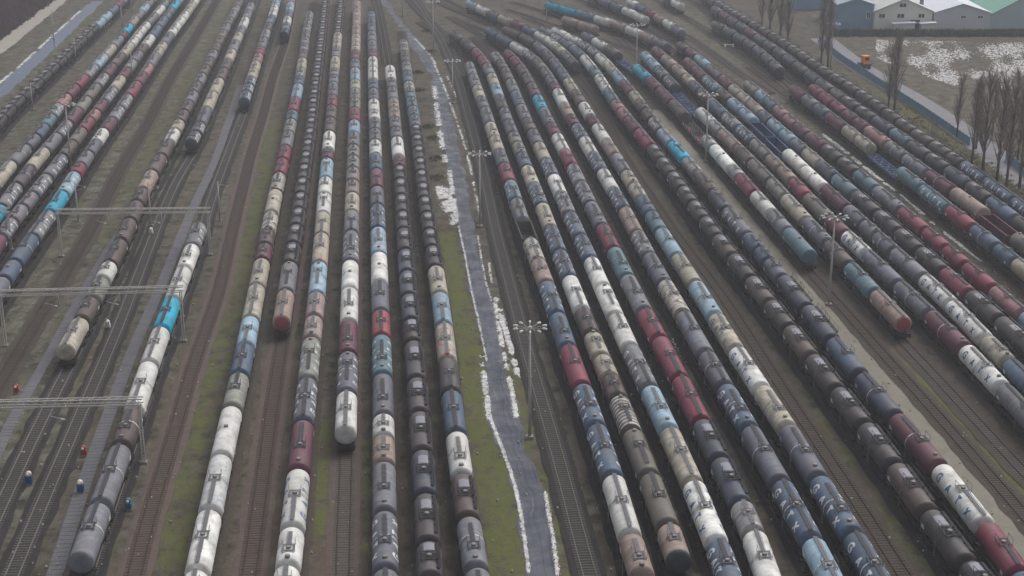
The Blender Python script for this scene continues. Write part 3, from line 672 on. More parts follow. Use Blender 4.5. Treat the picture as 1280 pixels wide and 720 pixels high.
for key,q in TRACKS.items():
    if key=='b4': continue
    if key=='b3':
        pp=[G(x,y,ZT) for x,y in TR['b3']['path']]+[G(x,y,.25) for x,y in pts('263,250 280,205 296,162')]+[G(x,y,ZT) for x,y in TR['b4']['path']]
        q=resample(pp)
    b,s_,r_=STY.get(key,('dark' if key[0] in 'ad' else 'brown',SLW,RLD))
    track(q,.0031*i,BAL[b],s_,r_); i+=1
for s,b,s_,r_ in (('745,745 737,720 699,576 657,432 620,290 604,212 590,160 574,100 552,50 530,15 515,-8','dark',SLP,RLI),
  ('-30,530 28,432 111,292 150,212 186,152 212,100 268,6 276,-8','brown',SLW,RLD),
  ('960,114 920,88 880,58 858,44','brown',SLW,RLI),('980,112 950,86 905,54 870,30','brown',SLW,RLI),
  ('556,44 530,20 505,-8','dark',SLW,RLI),('610,30 570,12 530,-6','dark',SLW,RLI),('484,78 478,40 470,0','dark',SLW,RLI)):
    track(poly(s,.25),.0031*i,BAL[b],s_,r_); i+=1
# ------------------------------------------------------------ road and paths
LE=pts('664,760 660,708 653,652 644,602 634,576 622,548 612,520 609,486 606,444 600,408 588,364 580,318 574,288 570,272 562,214 554,184 547,150 540,96 524,72 504,40 488,18 472,0 462,-12')
RE=pts('708,760 696,712 688,656 674,612 664,576 652,546 643,520 636,480 629,436 622,408 610,366 598,314 594,288 588,262 580,214 573,184 565,144 554,100 542,76 520,48 502,26 484,0 474,-12')
l=resample([G(x,y) for x,y in LE],3,3,.1); r=resample([G(x,y) for x,y in RE],3,3,.1)
n=160
def rs(q,n): 
    s=np.r_[0,np.cumsum(np.linalg.norm(np.diff(q,axis=0),axis=1))]; t=np.linspace(0,s[-1],n); return np.c_[np.interp(t,s,q[:,0]),np.interp(t,s,q[:,1])]
def rs_y(q,ys):
    o=np.argsort(q[:,1]); return np.c_[np.interp(ys,q[o,1],q[o,0]),ys]
ysr=np.linspace(max(l[:,1].min(),r[:,1].min()),min(l[:,1].max(),r[:,1].max()),220)
L_=rs_y(l,ysr); R_=rs_y(r,ysr); kk=np.ones(3)/3; L_[:,0]+=np.convolve(rng.standard_normal(220)*.5,kk,'same'); R_[:,0]+=np.convolve(rng.standard_normal(220)*.5,kk,'same')
o=ribbon2('service_road',L_,R_,strip_mat('wet worn asphalt',(68,71,81),(88,92,104),(54,56,64),.35,.85,True),.05)
tag(o,kind='structure')
grav=strip_mat('pale gravel',(122,118,108),(134,130,120),(104,100,92),.4)
o=ribbon('gravel_path',poly('1300,694 1236,616 1180,554 1134,503 1085,450 1030,394 986,342 945,291 905,246 870,201 840,166 815,138'),4.8,grav,.045,jit=.03); tag(o,kind='structure')
plank=strip_mat('grey slab walkway',(96,96,101),(110,110,114),(84,84,86),.5)
def slabs(s,wd):
    q=poly(s); mb=MB(); sl_=np.r_[0,np.cumsum(np.linalg.norm(np.diff(q,axis=0),axis=1))]
    for t in np.arange(0,sl_[-1],1.05):
        x=np.interp(t,sl_,q[:,0]); y=np.interp(t,sl_,q[:,1]); x2=np.interp(t+1,sl_,q[:,0]); y2=np.interp(t+1,sl_,q[:,1])
        mb.box((x,y,.05),(.98,wd,.06+.02*random.random()),plank,math.atan2(y2-y,x2-x))
    tag(mb.obj('walkway_slabs'),kind='structure')
slabs('300,110 290,140 268,205 240,262 205,350 165,440 130,535 100,620 68,720',1.9)
slabs('150,290 128,324 80,408 60,448 40,482 16,522 -6,572',1.6)
o=ribbon('dirt_path',poly('-20,74 0,60 25,40 50,20 75,0 90,-12'),6,strip_mat('pale dirt',(150,144,136),(162,156,148),(128,122,114),.3),.03,jit=.08); tag(o,kind='structure')
wm=strip_mat('ditch water',(62,74,104),(76,86,112),(54,62,84),.2,.2)
o=ribbon('water_ditch',poly('-20,132 0,116 30,88 60,60 90,32 122,2'),4.6,wm,.02,jit=.15); tag(o,kind='structure')
o=ribbon('far_road',poly('1030,50 1065,78 1100,100 1150,128 1200,162 1250,200 1300,240'),8,strip_mat('far asphalt',(124,123,128),(136,135,139),(110,108,110),.2),.03); tag(o,kind='structure')
# ------------------------------------------------------------ snow
def blobs(name,specs,kind='stuff'):
    mb=MB()
    for s,wd,n,rmax in specs:
        q=poly(s); sl_=np.r_[0,np.cumsum(np.linalg.norm(np.diff(q,axis=0),axis=1))]
        ph=rng.uniform(0,6.28,4)
        for _ in range(int(n*2.0)):
            t=rng.uniform(0,sl_[-1])
            if wd>.6 and math.sin(t*.21+ph[0])+math.sin(t*.53+ph[1])+.8*math.sin(t*1.3+ph[2])<-.7: continue
            ox=rng.normal(0,wd/2.6); x=np.interp(t,sl_,q[:,0])+ox; y=np.interp(t,sl_,q[:,1])+rng.normal(0,wd/3)
            r_=(.62 if wd>.6 else .66)*rmax*rng.uniform(.12,1)**1.6*math.exp(-1.1*(ox/(wd/2.2))**2)+.03; m=7; a0=rng.uniform(0,6.28); el=rng.uniform(1.2,3.4)
            z=.062+rng.uniform(0,.03)
            vs=[(x,y,z+.03)]+[(x+r_*rng.uniform(.6,1.2)*math.cos(a0+2*math.pi*k/m),y+el*r_*rng.uniform(.6,1.2)*math.sin(a0+2*math.pi*k/m),z-.03) for k in range(m)]
            mb.add(vs,[(0,1+k,1+(k+1)%m) for k in range(m)],M['snow'],True)
    return tag(mb.obj(name),kind=kind)
S=[('607,444 600,408 590,368 581,318 574,286',.35,420,.28),('603,455 606,480 612,525',.9,520,.4),('612,520 622,548 634,576 645,604 653,652 660,706',.45,700,.3),
('570,272 562,214',1.2,500,.5),('560,262 550,236',2.2,420,.8),('556,200 549,160 543,110',1.7,900,.6),('560,240 568,262 566,280',1.5,300,.5),
('598,300 606,350 612,370',.4,160,.25),('618,375 627,430 638,480 645,518',.8,900,.38),('622,380 640,440 646,462',1.0,700,.45),('684,630 688,650 694,690 699,730',.5,260,.3),
('600,268 594,240 586,200 574,160 556,110 540,74',.7,900,.4),('580,120 598,160 608,200',1.0,700,.45),('560,98 575,130 588,190',.8,300,.4),('612,335 614,350',.5,50,.3),
('1034,172 1058,190 1084,212 1108,230 1134,248 1152,266',1.1,520,.7),('1172,284 1200,306 1226,326 1262,352',.9,420,.55),('1040,385 1050,398',.7,60,.35),('1092,432 1086,424',.4,40,.3),
('-10,112 30,78 60,50 100,14',1.0,700,.8),('520,50 535,66 545,80',.8,200,.5),('960,90 920,60 890,46',3,60,.4),('838,420 850,440 880,480 905,520',1.0,90,.3),('905,530 915,550',.3,60,.3),('870,470 886,500',.5,70,.3)]
tag(blobs('snow_patches',S),'patches and ragged strips of old snow along the road and tracks')
# rubble / snow field at the upper right
mb=MB()
for _ in range(14000):
    x=rng.uniform(1095,1300); y=rng.uniform(50,108)+ (x-1100)*.02
    if math.sin(x*.071)+math.sin(y*.23+x*.03)+.7*math.sin(x*.19-y*.11)+.6*rng.standard_normal()<.35 or (x<1135 and y>80) or (y>75+ (x-1100)*.35): continue
    g=G(x,y); r_=rng.uniform(.1,.36); m=6; a0=rng.uniform(0,6)
    vs=[(g[0],g[1],.16)]+[(g[0]+r_*rng.uniform(.6,1.2)*math.cos(a0+2*math.pi*k/m),g[1]+1.6*r_*rng.uniform(.6,1.2)*math.sin(a0+2*math.pi*k/m),.01) for k in range(m)]
    mb.add(vs,[(0,1+k,1+(k+1)%m) for k in range(m)],M['snow'],True)
tag(mb.obj('snow_field'),'patchy snow over rough ground below the halls',kind='stuff')
# litter and stones
mb=MB(); lit=simple('pale stones',(170,168,160),.8)
for _ in range(900):
    x=rng.uniform(0,1280); y=rng.uniform(60,720); g=G(x,y); r_=rng.uniform(.04,.2)
    mb.tube((g[0],g[1],.0),(g[0]+rng.normal(0,.05),g[1],r_+.12),r_,lit,r_*.6,n=5)
tag(mb.obj('stones'),'pale stones and litter scattered between the tracks',kind='stuff')
# ------------------------------------------------------------ wagons are placed
for r in NEAR: build_wagon(r)
merged(FAR)
# open and flat wagons
OW={'O':('open_wagon','open wagon','empty %s open goods wagon'),'F':('flat_wagon','flat wagon','dark flat wagon with red blocks'),'T':('flat_wagon','flat wagon','blue framed flat wagon'),
'Q':('open_wagon','open wagon','long blue open wagon'),'U':('open_wagon','open wagon','maroon open wagon')}
OWL={}
def open_wagon(r,idx):
    c=r['c']; L=r['L']; nm,cat,_=OW[c]
    e=empty(nm,(r['m'][0],r['m'][1],0),r['ang'])
    fm={'O':M['brownframe'],'F':M['frame'],'T':M['blueframe'],'Q':M['blueframe'],'U':M['maroonframe']}[c]
    ph=TR[r['train']]['phrase']
    base={'O':'dark empty open wagon','F':'dark flat wagon with red blocks','T':'low blue flat wagon','Q':'long deep blue open wagon','U':'maroon open wagon'}[c]
    tag(e,'%s, %s up the %s'%(base,ordinal(r['n']),ph),cat)
    h=L/2-.6
    ub=part_mesh('underframe',LENS[1] if L<13 else (LENS[2] if L<15.4 else LENS[3]))
    o=bpy.data.objects.new('underframe',ub); col.objects.link(o); o.parent=e; o.scale=(L/(LENS[1] if L<13 else (LENS[2] if L<15.4 else LENS[3])),1,1)
    for s in(-1,1):
        o=bpy.data.objects.new('bogie',part_mesh('bogie',0)); col.objects.link(o); o.parent=e; o.location=(s*(L/2-2.4),0,0)
    mb=MB(); mb.box((0,0,1.56),(2*h,2.6,.12),M['deckdark'] if c!='T' else fm); mb.obj('floor',e)
    if c in 'OQU':
        hh={'O':1.9,'Q':1.5,'U':1.6}[c]
        for s in(-1,1):
            mb=MB(); mb.box((0,s*1.36,1.65+hh/2),(2*h,.08,hh),fm)
            for x in np.linspace(-h+.1,h-.1,9): mb.box((x,s*1.44,1.65+hh/2),(.14,.1,hh),fm)
            mb.box((0,s*1.41,1.65+hh+.04),(2*h+.1,.2,.1),fm); mb.obj('side_wall',e)
            mb=MB(); mb.box((s*(h+.02),0,1.65+hh/2),(.08,2.62,hh-.02),fm); mb.box((s*(h+.03),0,1.65+hh+.01),(.2,2.6,.1),fm); mb.obj('end_wall',e)
    elif c=='T':
        for s in(-1,1):
            mb=MB(); mb.box((0,s*1.3,1.85),(2*h,.12,.4),fm); mb.obj('side_rail',e)
        mb=MB(); n=4
        for k in range(n):
            x0=-h+2*h*k/n; x1=x0+2*h/n
            mb.tube((x0,-1.2,2.0),(x1,1.2,2.0),.09,fm,n=4); mb.tube((x0,1.2,2.02),(x1,-1.2,2.02),.09,fm,n=4); mb.box((x1-.1,0,2.0),(.2,2.5,.2),fm)
            mb.box(((x0+x1)/2,0,1.66),(2*h/n-1,1.6,.08),M['deckdark'])
        mb.obj('cross_bracing',e)
    else:
        for x in np.linspace(-h+.3,h-.3,6):
            for s in(-1,1):
                mb=MB(); mb.tube((x,s*1.3,1.6),(x,s*1.3,2.7),.06,M['galv'],n=5); mb.obj('stake',e)
        for x in(-h*.6,-h*.1):
            mb=MB(); mb.box((x,.95,1.95),(.9,.5,.65),M['red']); mb.box((x,.95,2.3),(.5,.3,.1),M['red']); mb.obj('chock',e)
k=0
for r in ALL:
    if r['vis'] and r['c'] in 'OFTQU': open_wagon(r,k); k+=1
# ------------------------------------------------------------ lamp masts
def mast(bx,by,ty,label,lean=0):
    b=G(bx,by); h=height_for(b,ty); e=empty('lamp_mast',(b[0],b[1],0)); tag(e,label,'lamp mast','floodlight masts over the yard')
    mb=MB(); mb.box((0,0,.2),(1.0,1.0,.45),M['concrete']); mb.obj('foundation',e)
    mb=MB(); mb.tube((0,0,.3),(0,0,h),.24,M['galv'],.12,n=10); mb.obj('pole',e)
    mb=MB(); mb.tube((0,0,h-.35),(0,0,h+.1),.28,M['galv'],n=10)
    for k in range(10):
        t=2*math.pi*(k+.5)/10; mb.tube((0,0,h-.2),(1.75*math.cos(t),1.75*math.sin(t),h-.02),.035,M['galv'],n=5)
    mb.obj('crossarm_ring',e)
    for k in range(10):
        t=2*math.pi*(k+.5)/10; mb=MB(); c,s=math.cos(t),math.sin(t)
        mb.tube((1.7*c,1.7*s,h+.02),(2.35*c,2.35*s,h-.02),.1,M['lampw'],.15,n=8); mb.box((2.0*c,2.0*s,h+.11),(.45,.18,.06),M['lampw'],t); mb.obj('lamp_head',e)
mast(662,548,409,'tall grey lamp mast nearest the camera, right of the snow-edged road')
mast(600,284,192,'lamp mast standing right of the road, second one up from the bottom')
mast(566,130,76,'lamp mast beside the road bend in front of the dark wagons')
mast(542,67,2,'lamp mast among dark bushes at the top of the road')
mast(503,21,-40,'lamp mast with head out of frame at the top of the road')
mast(89,211,131,'lamp mast between the mixed coloured trains at upper left')
mast(1036,382,271,'tall lamp mast by the gravel strip at right centre')
mast(882,203,118,'lamp mast beside the gravel strip near the cyan tank')
mast(795,98,31,'lamp mast beside the small cyan tank at upper centre')
mast(683,32,-30,'slim lamp mast behind the curved trains at top centre')
mast(1038,83,30,'pale pole mast by the bare trees at upper right')
def pole(bx,by,ty,label):
    b=G(bx,by); h=height_for(b,ty); e=empty('catenary_mast',(b[0],b[1],0)); tag(e,label,'mast','catenary masts at the left')
    mb=MB(); mb.tube((0,0,0),(0,0,h),.2,M['galv'],.12,n=8); mb.box((0,0,.1),(.7,.7,.3),M['concrete']); mb.obj('pole',e)
    mb=MB(); mb.tube((0,0,h-.5),(2.2,0,h-.9),.05,M['galv'],n=5); mb.tube((0,0,h-1.8),(2.2,0,h-.9),.05,M['galv'],n=5); mb.tube((1.9,0,h-.8),(1.9,0,h-1.3),.09,M['lampw'],n=6); mb.obj('bracket',e)
for a in ((67,48,12,'catenary mast on the grass left of the ditch'),(95,78,48,'catenary mast beside the black train, middle one'),(41,137,104,'catenary mast beside the black train, nearest one'),
 (131,39,26,'short catenary mast beside the blue end of the black train'),(153,36,9,'catenary mast between black and mixed trains at the top'),(166,101,64,'catenary mast rising between the mixed left trains'),
 (98,277,228,'mast right of the bright cyan tank'),(189,282,228,'mast beside the brown train above the top gantry'),(275,276,227,'mast right of the slab walkway above the top gantry'),(165,14,-15,'catenary mast at the top left edge of frame')): pole(*a)
# gantries
def gantry(lb,rb,yl,yr,drops,label):
    a=G(*lb); b=G(*rb); ha=height_for(a,yl); hb=height_for(b,yr); h=(ha+hb)/2
    d=b-a; L=np.linalg.norm(d[:2]); ang=math.atan2(d[1],d[0]); e=empty('catenary_gantry',(a[0],a[1],0),ang); tag(e,label,'gantry','lattice catenary gantries spanning the left tracks')
    for x in(0,L):
        mb=MB(); mb.box((x,0,.15),(.9,.9,.35),M['concrete'])
        for u in(-.2,.2):
            for v_ in(-.2,.2): mb.tube((x+u,v_,.2),(x+u*.7,v_*.7,h),.085,M['galv'],n=4)
        for z in np.arange(.6,h,.9):
            mb.tube((x-.2,-.2,z),(x+.2,-.2,z+.45),.03,M['galv'],n=3); mb.tube((x+.2,-.2,z+.45),(x-.2,-.2,z+.9),.03,M['galv'],n=3)
            mb.tube((x-.2,.2,z),(x-.2,-.2,z+.45),.03,M['galv'],n=3); mb.tube((x+.2,.2,z),(x+.2,-.2,z+.45),.03,M['galv'],n=3)
        mb.obj('post',e)
    mb=MB()
    for y in(-.4,.4):
        for z in(h-.1,h+.7): mb.tube((-.5,y,z),(L+.5,y,z),.1,M['galv'],n=4)
        n=int(L/1.1)
        for k in range(n):
            x0=L*k/n; x1=L*(k+.5)/n; x2=L*(k+1)/n; mb.tube((x0,y,h-.1),(x1,y,h+.7),.035,M['galv'],n=3); mb.tube((x1,y,h+.7),(x2,y,h-.1),.035,M['galv'],n=3)
    for k in range(n):
        x0=L*k/n; x1=L*(k+1)/n; mb.tube((x0,-.4,h+.7),(x1,.4,h+.7),.03,M['galv'],n=3); mb.tube((x0,-.4,h-.1),(x0,.4,h-.1),.03,M['galv'],n=3)
    mb.obj('beam',e)
    for f in drops:
        x=L*f; mb=MB(); mb.tube((x,0,h),(x,0,h-2.3),.09,M['galv'],n=6); mb.tube((x,0,h-2.2),(x-2.2,0,h-1.5),.045,M['galv'],n=4); mb.tube((x,0,h-.3),(x-2.2,0,h-1.5),.035,M['galv'],n=4)
        mb.obj('drop_post',e); mb=MB(); mb.tube((x-.3,0,h-2.1),(x-.75,0,h-1.97),.11,M['lampw'],n=8); mb.obj('insulator',e)
gantry((77,321),(263,319),268,263,(.33,.69),'lattice gantry farthest up, spanning from cyan tank to gravel strip')
gantry((-90,316),(14,313),266,266,(.6,),'lattice gantry cut by the left edge, ending at a cyan tank')
gantry((7,433),(230,427),370,362,(.32,.66),'middle lattice gantry spanning above the cream tank')
gantry((-60,585),(180,579),508,505,(.62,),'nearest lattice gantry, cut by the left edge of the frame')
# small yard signals
def signal(x,y,cols,label,hh=1.5,cat='ground signal'):
    b=G(x,y); e=empty('ground_signal',(b[0],b[1],0)); tag(e,label,cat,'small signals beside the left tracks')
    mb=MB(); mb.box((0,0,.1),(.8,.6,.2),M['concrete']); mb.obj('base',e)
    mb=MB(); mb.box((0,0,.2+hh*.28),(.8,.55,hh*.56),cols[0]); mb.box((0,-.3,.2+hh*.28),(.5,.05,hh*.3),cols[0]); mb.obj('cabinet',e)
    mb=MB(); mb.tube((0,.2,.2+hh*.56+.28),(0,-.25,.2+hh*.56+.28),.36,cols[1],n=12); mb.tube((0,-.25,.2+hh*.56+.28),(0,-.4,.2+hh*.56+.34),.2,M['lampw'],n=10); mb.obj('lamp_head',e)
M['sblue']=simple('signal blue',(34,78,138),.5); M['steal']=simple('signal teal',(46,112,138),.4); M['scream']=simple('signal cream',(224,206,176),.5)
signal(37,606,(M['sblue'],M['scream']),'blue ground signal with cream head at lower left',1.9)
signal(101,616,(M['sblue'],M['lampw']),'blue ground signal with white head left of the grey tank',1.7)
signal(161,637,(M['steal'],M['steal']),'teal ground signal right of the grey tank',1.3)
signal(105,570,(M['red'],M['red']),'small red ground signal below the near gantry',1.2)
signal(21,492,(M['red'],M['red']),'small red ground signal by the left edge above the near gantry',1.2)
signal(189,293,(M['lampw'],M['lampw']),'white ground signal beside the upper left tracks',1.0)
signal(135,410,(M['lampw'],M['lampw']),'white ground signal below the middle gantry',1.0)
for x,y,l_ in ((902,36,'yellow-grey track sign rack at upper right, upper one'),(911,60,'yellow-grey track sign rack at upper right, lower one')):
    b=G(x,y); e=empty('track_frame',(b[0],b[1],0)); tag(e,l_,'rack')
    for s in(-1,1): mb=MB(); mb.tube((s*1.3,-1.2,0),(s*1.3,-1.2,1.0),.1,M['lampw'],n=5); mb.tube((s*1.3,1.2,0),(s*1.3,1.2,1.0),.1,M['lampw'],n=5); mb.tube((s*1.3,-1.6,1.0),(s*1.3,1.6,1.0),.15,M['lampw'],n=5); mb.obj('stand',e)
    mb=MB(); mb.tube((-1.6,0,1.1),(1.6,0,1.1),.16,M['lampw'],n=5); mb.obj('crossbar',e)
# ------------------------------------------------------------ buildings, fence, machine
def wallmat(nm,rgb,corr=0):
    k=NT(nm); tc=k.n('ShaderNodeTexCoord'); c=lin(rgb); b_=k.mix(k.noise(tc.outputs['Object'],.3,5),tuple(v*.85 for v in c),tuple(min(1,v*1.1) for v in c))
    if corr:
        sx=k.n('ShaderNodeSeparateXYZ'); k.l(tc.outputs['Object'],sx.inputs[0]); b_=k.mix(k.math('MULTIPLY',k.math('PINGPONG',sx.outputs[0],corr),.5),b_,tuple(v*.6 for v in c))
    k.l(b_,k.b.inputs['Base Color']); k.b.inputs['Roughness'].default_value=.6; return k.m
def hall(name,x0,x1,yb,wallh,rise,depth,wm_,rm,label,wins=(),door=None,ridge='y',band=None):
    a=G(x0,yb); b=G(x1,yb); W=b[0]-a[0]; e=empty(name,((a[0]+b[0])/2,a[1],0)); tag(e,label,'building')
    mb=MB(); h=W/2
    mb.add([(-h,0,0),(h,0,0),(h,depth,0),(-h,depth,0),(-h,0,wallh),(h,0,wallh),(h,depth,wallh),(-h,depth,wallh)],[(0,1,5,4),(1,2,6,5),(2,3,7,6),(3,0,4,7)],wm_)
    if ridge=='y': mb.add([(-h,0,wallh),(h,0,wallh),(0,0,wallh+rise)],[(0,1,2)],wm_); mb.add([(-h,depth,wallh),(h,depth,wallh),(0,depth,wallh+rise)],[(0,2,1)],wm_)
    mb.obj('wall',e)
    mb=MB(); o_=.5; t=.25
    if ridge=='y': prof=[(-h-o_,wallh-o_*rise/h),(0,wallh+rise),(h+o_,wallh-o_*rise/h)]
    else: prof=[(-h-o_,wallh+.02),(h+o_,wallh+rise)]
    n=len(prof); vs=[(p[0],-o_,p[1]+.02) for p in prof]+[(p[0],depth+o_,p[1]+.02) for p in prof]+[(p[0],-o_,p[1]+t) for p in prof]+[(p[0],depth+o_,p[1]+t) for p in prof]
    fs=[]
    for k in range(n-1): fs+=[(2*n+k,2*n+k+1,3*n+k+1,3*n+k),(k,n+k,n+k+1,k+1),(k,k+1,2*n+k+1,2*n+k),(n+k,3*n+k,3*n+k+1,n+k+1)]
    mb.add(vs,fs,rm); rf=mb.obj('roof',e)
    for (u,z,w_,h_) in wins:
        mb=MB(); mb.box((u*h,-.04,z),(w_+.3,.1,h_+.3),M['lampw']); f=mb.obj('window',e); mb=MB()
        mb.box((u*h-w_*.26,-.1,z),(w_*.44,.06,h_),M['glass']); mb.box((u*h+w_*.26,-.1,z),(w_*.44,.06,h_),M['glass']); mb.obj('pane',f)
    if door:
        u,w_,h_=door; mb=MB(); mb.box((u*h,-.05,h_/2),(w_,.12,h_),M['glass']); mb.obj('door',e)
    return e
whi=wallmat('cream render',(228,224,214)); gyw=wallmat('blue grey cladding',(132,146,166),.3); gy2=wallmat('pale grey cladding',(204,208,212),.3); blu=wallmat('blue cladding',(118,152,178),.4)
grn=wallmat('green roofing',(112,168,148),.5); rfg=wallmat('light grey roof',(196,196,194)); rfw=wallmat('white metal roof',(218,222,232),.5)
ee=hall('warehouse',1092,1164,38,6.5,4.2,30,whi,rfg,'cream hall with grey gable roof and paired windows',((-.75,5.0,2.0,1.3),(-.1,5.0,2.4,1.3),(.62,5.0,2.0,1.3),(-.05,8.6,2.2,1.2)),(.42,3.2,3.6))
hall('annex',1117,1143,40.5,2.8,.3,2.5,whi,rfw,'low white shed against the cream hall left of its door',ridge='x')
hall('annex',1151,1168,40.5,2.8,.3,2.5,whi,rfw,'low white shed right of the dark hall door',ridge='x')
hall('warehouse',1166,1236,38,6.0,3.0,45,gy2,rfw,'grey hall with white metal roof beside the cream hall',((.05,4.6,1.6,.8),(.65,4.6,1.6,.8)))
hall('warehouse',1236,1330,37,5.0,7.0,90,wallmat('pale blue wall',(176,196,200),.4),grn,'green roofed hall at the upper right corner')
hall('warehouse',1046,1091,37,8.5,2.0,28,blu,wallmat('grey blue roof',(150,166,178)),'blue clad hall left of the cream hall',((.7,5,1.2,2.0),))
hall('warehouse',994,1030,12,6,1.5,16,blu,rfw,'small blue hall behind trees at the top edge')
hall('warehouse',1280,1400,10,6,3,30,gy2,rfw,'white roofed hall at the far right top corner')
b=G(1157,36); mb=MB(); mb.tube((b[0],b[1]+8,0),(b[0],b[1]+8,17),.8,M['concrete'],.6,n=12); tag(mb.obj('chimney'),'concrete chimney behind the cream hall','chimney')
# blue fence
q=poly('1026,54 1050,76 1100,108 1150,140 1214,184')
def fence(q,label):
    e=empty('panel_fence',(q[0][0],q[0][1],0)); tag(e,label,'fence'); o0=np.array([q[0][0],q[0][1]]); mb=MB(); s=np.r_[0,np.cumsum(np.linalg.norm(np.diff(q,axis=0),axis=1))]
    bm=simple('blue fence panel',(92,142,172),.6,var=.3,scale=.3); mp=MB()
    for t in np.arange(0,s[-1]-2.5,2.5):
        p=np.array([np.interp(t,s,q[:,0]),np.interp(t,s,q[:,1])])-o0; p2=np.array([np.interp(t+2.5,s,q[:,0]),np.interp(t+2.5,s,q[:,1])])-o0; m=(p+p2)/2; an=math.atan2(*(p2-p)[::-1])
        mb.box((m[0],m[1],1.1),(2.3,.08,2.0),bm,an); mp.box((p[0],p[1],1.15),(.18,.18,2.3),M['concrete'],an)
    mb.obj('panel',e); mp.obj('post',e)
fence(q,'long blue panel fence running along the far road')
fence(poly('1262,205 1300,236'),'short blue fence stretch at the right edge behind trees')
# orange machine
b=G(1080,86); e=empty('loader',(b[0],b[1],0),.3); tag(e,'orange and maroon machine parked beside the far road','machine')
mb=MB(); mb.box((0,0,1.1),(3.6,2.0,.9),M['maroonframe']); mb.box((-1.4,0,1.7),(1.0,1.7,.6),M['maroonframe']); mb.obj('body',e)
mb=MB(); mb.box((.3,0,2.7),(1.9,1.8,2.2),M['orange']); mb.box((.3,0,3.9),(2.1,2.0,.15),M['orange']); cb=mb.obj('cab',e)
mb=MB(); mb.box((.3,-.93,3.1),(1.3,.05,.9),M['glass']); mb.box((1.28,0,3.1),(.05,1.3,.9),M['glass']); mb.obj('window',cb)
for u in(-1.1,1.1):
    for v_ in(-1.0,1.0): mb=MB(); mb.tube((u,v_-.15,.55),(u,v_+.15,.55),.55,M['rubber'],n=14); mb.obj('wheel',e)
# ------------------------------------------------------------ vegetation
bark=simple('bare bark',(98,88,80),.9); twig=simple('bare twigs',(140,124,114),.9)
def bare_tree_meshes(h,seed,tw=1500,spread=.15):
    rr=random.Random(seed); t=MB(); t.tube((0,0,0),(0,0,h*.45),.34,bark,.24,n=7); t.tube((0,0,h*.45),(rr.uniform(-.3,.3),rr.uniform(-.3,.3),h*.93),.24,bark,.04,n=6)
    c=MB(); tips=[]
    for k in range(70):
        z=h*rr.uniform(.14,.85); a=rr.uniform(0,6.28); l_=h*spread*rr.uniform(.6,1.4)*(1.1-z/h*.6); r_=l_*.55
        p=Vector((0,0,z)); q_=Vector((r_*math.cos(a),r_*math.sin(a),z+l_*1.5)); c.tube(p,q_,.09,bark,.025,n=3,caps=False); tips.append((p,q_))
    for k in range(tw):
        p,q_=rr.choice(tips); f=rr.uniform(.2,1); b0=p.lerp(q_,f); a=rr.uniform(0,6.28); l_=rr.uniform(.6,2.2); d=Vector((math.cos(a)*.5,math.sin(a)*.5,rr.uniform(.5,1.2))).normalized()*l_
        sd_=d.cross(Vector((rr.uniform(-1,1),rr.uniform(-1,1),.3))).normalized()*.035
        c.add([b0-sd_,b0+sd_,b0+d],[(0,1,2)],twig)
    return t.mesh('trunk'),c.mesh('crown')
TV=[bare_tree_meshes(24,s) for s in(1,2,3,4)]
TREES=[(1117,146,1.0,'tall bare tree in the gap between far road and dark wagons'),(1034,92,1.05,'bare tree by the pale pole mast'),(1026,84,.95,'bare tree left of the pale pole mast'),(975,52,1.0,'bare tree above the dark wagons at upper right'),(962,44,1.0,'leftmost bare tree of the upper right row'),(984,60,.9,'bare tree right of the leftmost upper pair'),
(1214,210,.9,'bare tree at the near end of the blue fence'),(1228,214,1.0,'second bare tree of the right edge cluster'),(1246,226,1.05,'middle bare tree of the right edge cluster'),(1258,232,1.0,'large forked bare tree of the right edge cluster'),(1274,236,1.0,'rightmost bare tree of the right edge cluster'),(1196,172,.7,'small bare tree behind the blue fence'),(1220,186,.75,'small bare tree behind the fence near the field'),(1250,192,.8,'bare tree behind the far road at right'),(1272,200,.8,'bare tree at right edge behind the far road'),(1110,140,.8,'slimmer bare tree beside the tall lone one'),(952,36,.9,'bare tree at the top beside the dark train'),(1240,170,.7,'low bare tree at the field edge, left'),(1266,166,.7,'low bare tree at the field edge, right')]
for i,(x,y,s,l_) in enumerate(TREES):
    b=G(x,y); e=empty('bare_tree',(b[0],b[1],0),i*1.3); e.scale=(s,s,s); tag(e,l_,'tree','bare trees along the far road')
    t,c=TV[i%4]; o=bpy.data.objects.new('trunk',t); col.objects.link(o); o.parent=e; o=bpy.data.objects.new('crown',c); col.objects.link(o); o.parent=e
def bush_mesh(seed,n=110,r=1.7,mat=None):
    rr=random.Random(seed); c=MB()
    for k in range(n):
        a=rr.uniform(0,6.28); rad=r*rr.random()**.6; b0=Vector((rad*math.cos(a),rad*math.sin(a),rr.uniform(0,.9)*(1.3-rad/r))); d=Vector((rr.uniform(-.6,.6),rr.uniform(-.6,.6),rr.uniform(.2,.8)))
        sd_=d.cross(Vector((rr.uniform(-1,1),rr.uniform(-1,1),.3))).normalized()*.09; c.add([b0-sd_,b0+sd_,b0+d],[(0,1,2)],mat)
    return c.mesh('foliage')
bgm=simple('dark scrub',(78,76,58),.9,var=.5); BV=[bush_mesh(s,mat=bgm) for s in(1,2,3)]
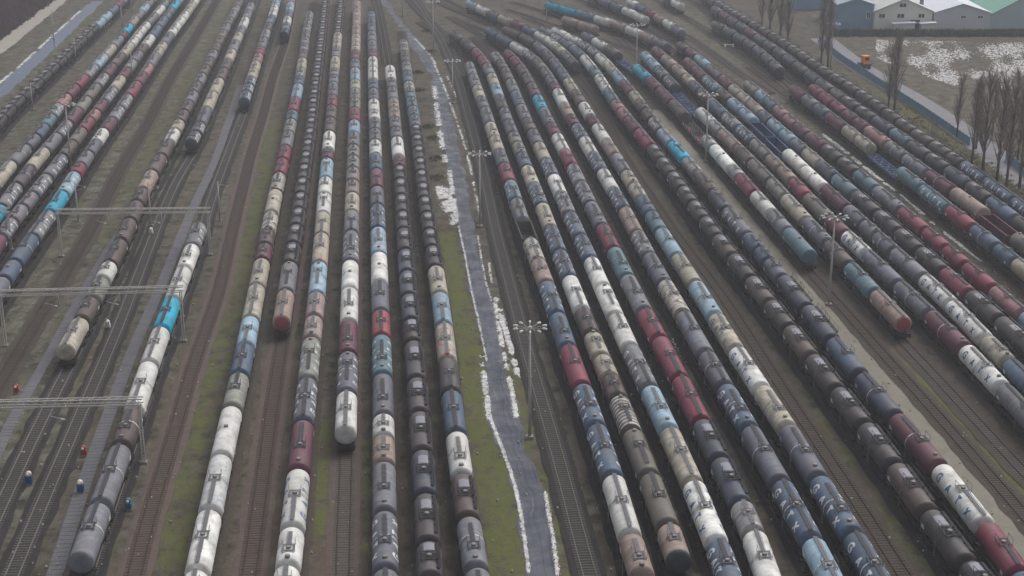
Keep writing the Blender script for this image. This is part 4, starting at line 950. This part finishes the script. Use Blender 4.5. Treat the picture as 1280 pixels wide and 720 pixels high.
for i,(x,y,l_) in enumerate(((532,40,'dark bush beside the top bend of the road, upper'),(540,66,'dark bush at the foot of a lamp mast'),(523,92,'dark bush left of the road, highest of the strip'),(525,114,'dark bush left of the road above the snow'),(535,160,'dark bush left of the road amid snow, first'),(541,174,'dark bush left of the road amid snow, second'),(544,200,'dark bush left of the road amid snow, third'),(547,224,'dark bush left of the road amid snow, lowest'))):
    b=G(x,y); e=empty('bush',(b[0],b[1],0),i); tag(e,l_,'bush','dark bushes along the road verge'); o=bpy.data.objects.new('foliage',BV[i%3]); col.objects.link(o); o.parent=e
def scatter_scrub(name,region,n,mat,label,hmin=.5,hmax=1.6):
    mb=MB()
    for _ in range(n):
        x,y=region(); b=G(x,y); 
        for k in range(7):
            d=Vector((rng.normal(0,.5),rng.normal(0,.5),rng.uniform(hmin,hmax))); sd_=Vector((rng.normal(0,1),rng.normal(0,1),0)).normalized()*.14; p=Vector((b[0]+rng.normal(0,.5),b[1]+rng.normal(0,.5),0)); mb.add([p-sd_,p+sd_,p+d],[(0,1,2)],mat)
    tag(mb.obj(name),label,kind='stuff')
def tri():
    while True:
        x=rng.uniform(-30,75); y=rng.uniform(-10,60)
        if y<50-x*.72: return x,y
scatter_scrub('brushwood',tri,2600,simple('reddish scrub',(96,76,76),.9,var=.5),'dark reddish brushwood beyond the pale dirt path',1,3)
scatter_scrub('hedgerow',lambda:(rng.uniform(1040,1300),rng.uniform(41,46)),1500,simple('hedge dark green',(70,72,52),.9,var=.5),'rough dark hedgerow in front of the halls',.8,2.0)
scatter_scrub('dry_grass',lambda:(lambda t:(1100+190*t+rng.uniform(-30,30),124+130*t+rng.uniform(2,22)))(rng.uniform(0,1)),900,simple('dry grass',(112,104,78),.9,var=.4),'dry grass on the bank beside the far road',.2,.6)
# ------------------------------------------------------------ haze
k=bpy.data.materials.new('haze air'); k.use_nodes=True; t=k.node_tree; t.nodes.remove(t.nodes['Principled BSDF']); pv=t.nodes.new('ShaderNodeVolumePrincipled')
pv.inputs['Color'].default_value=(.86,.89,.95,1); pv.inputs['Density'].default_value=.00036; pv.inputs['Anisotropy'].default_value=.2; t.links.new(pv.outputs[0],t.nodes['Material Output'].inputs['Volume'])
mb=MB(); mb.box((0,1800,44.5),(5600,4600,93),k); hz=mb.obj('haze'); tag(hz,kind='stuff')
scn.cycles.volume_bounces=0; scn.cycles.max_bounces=4; scn.cycles.diffuse_bounces=2
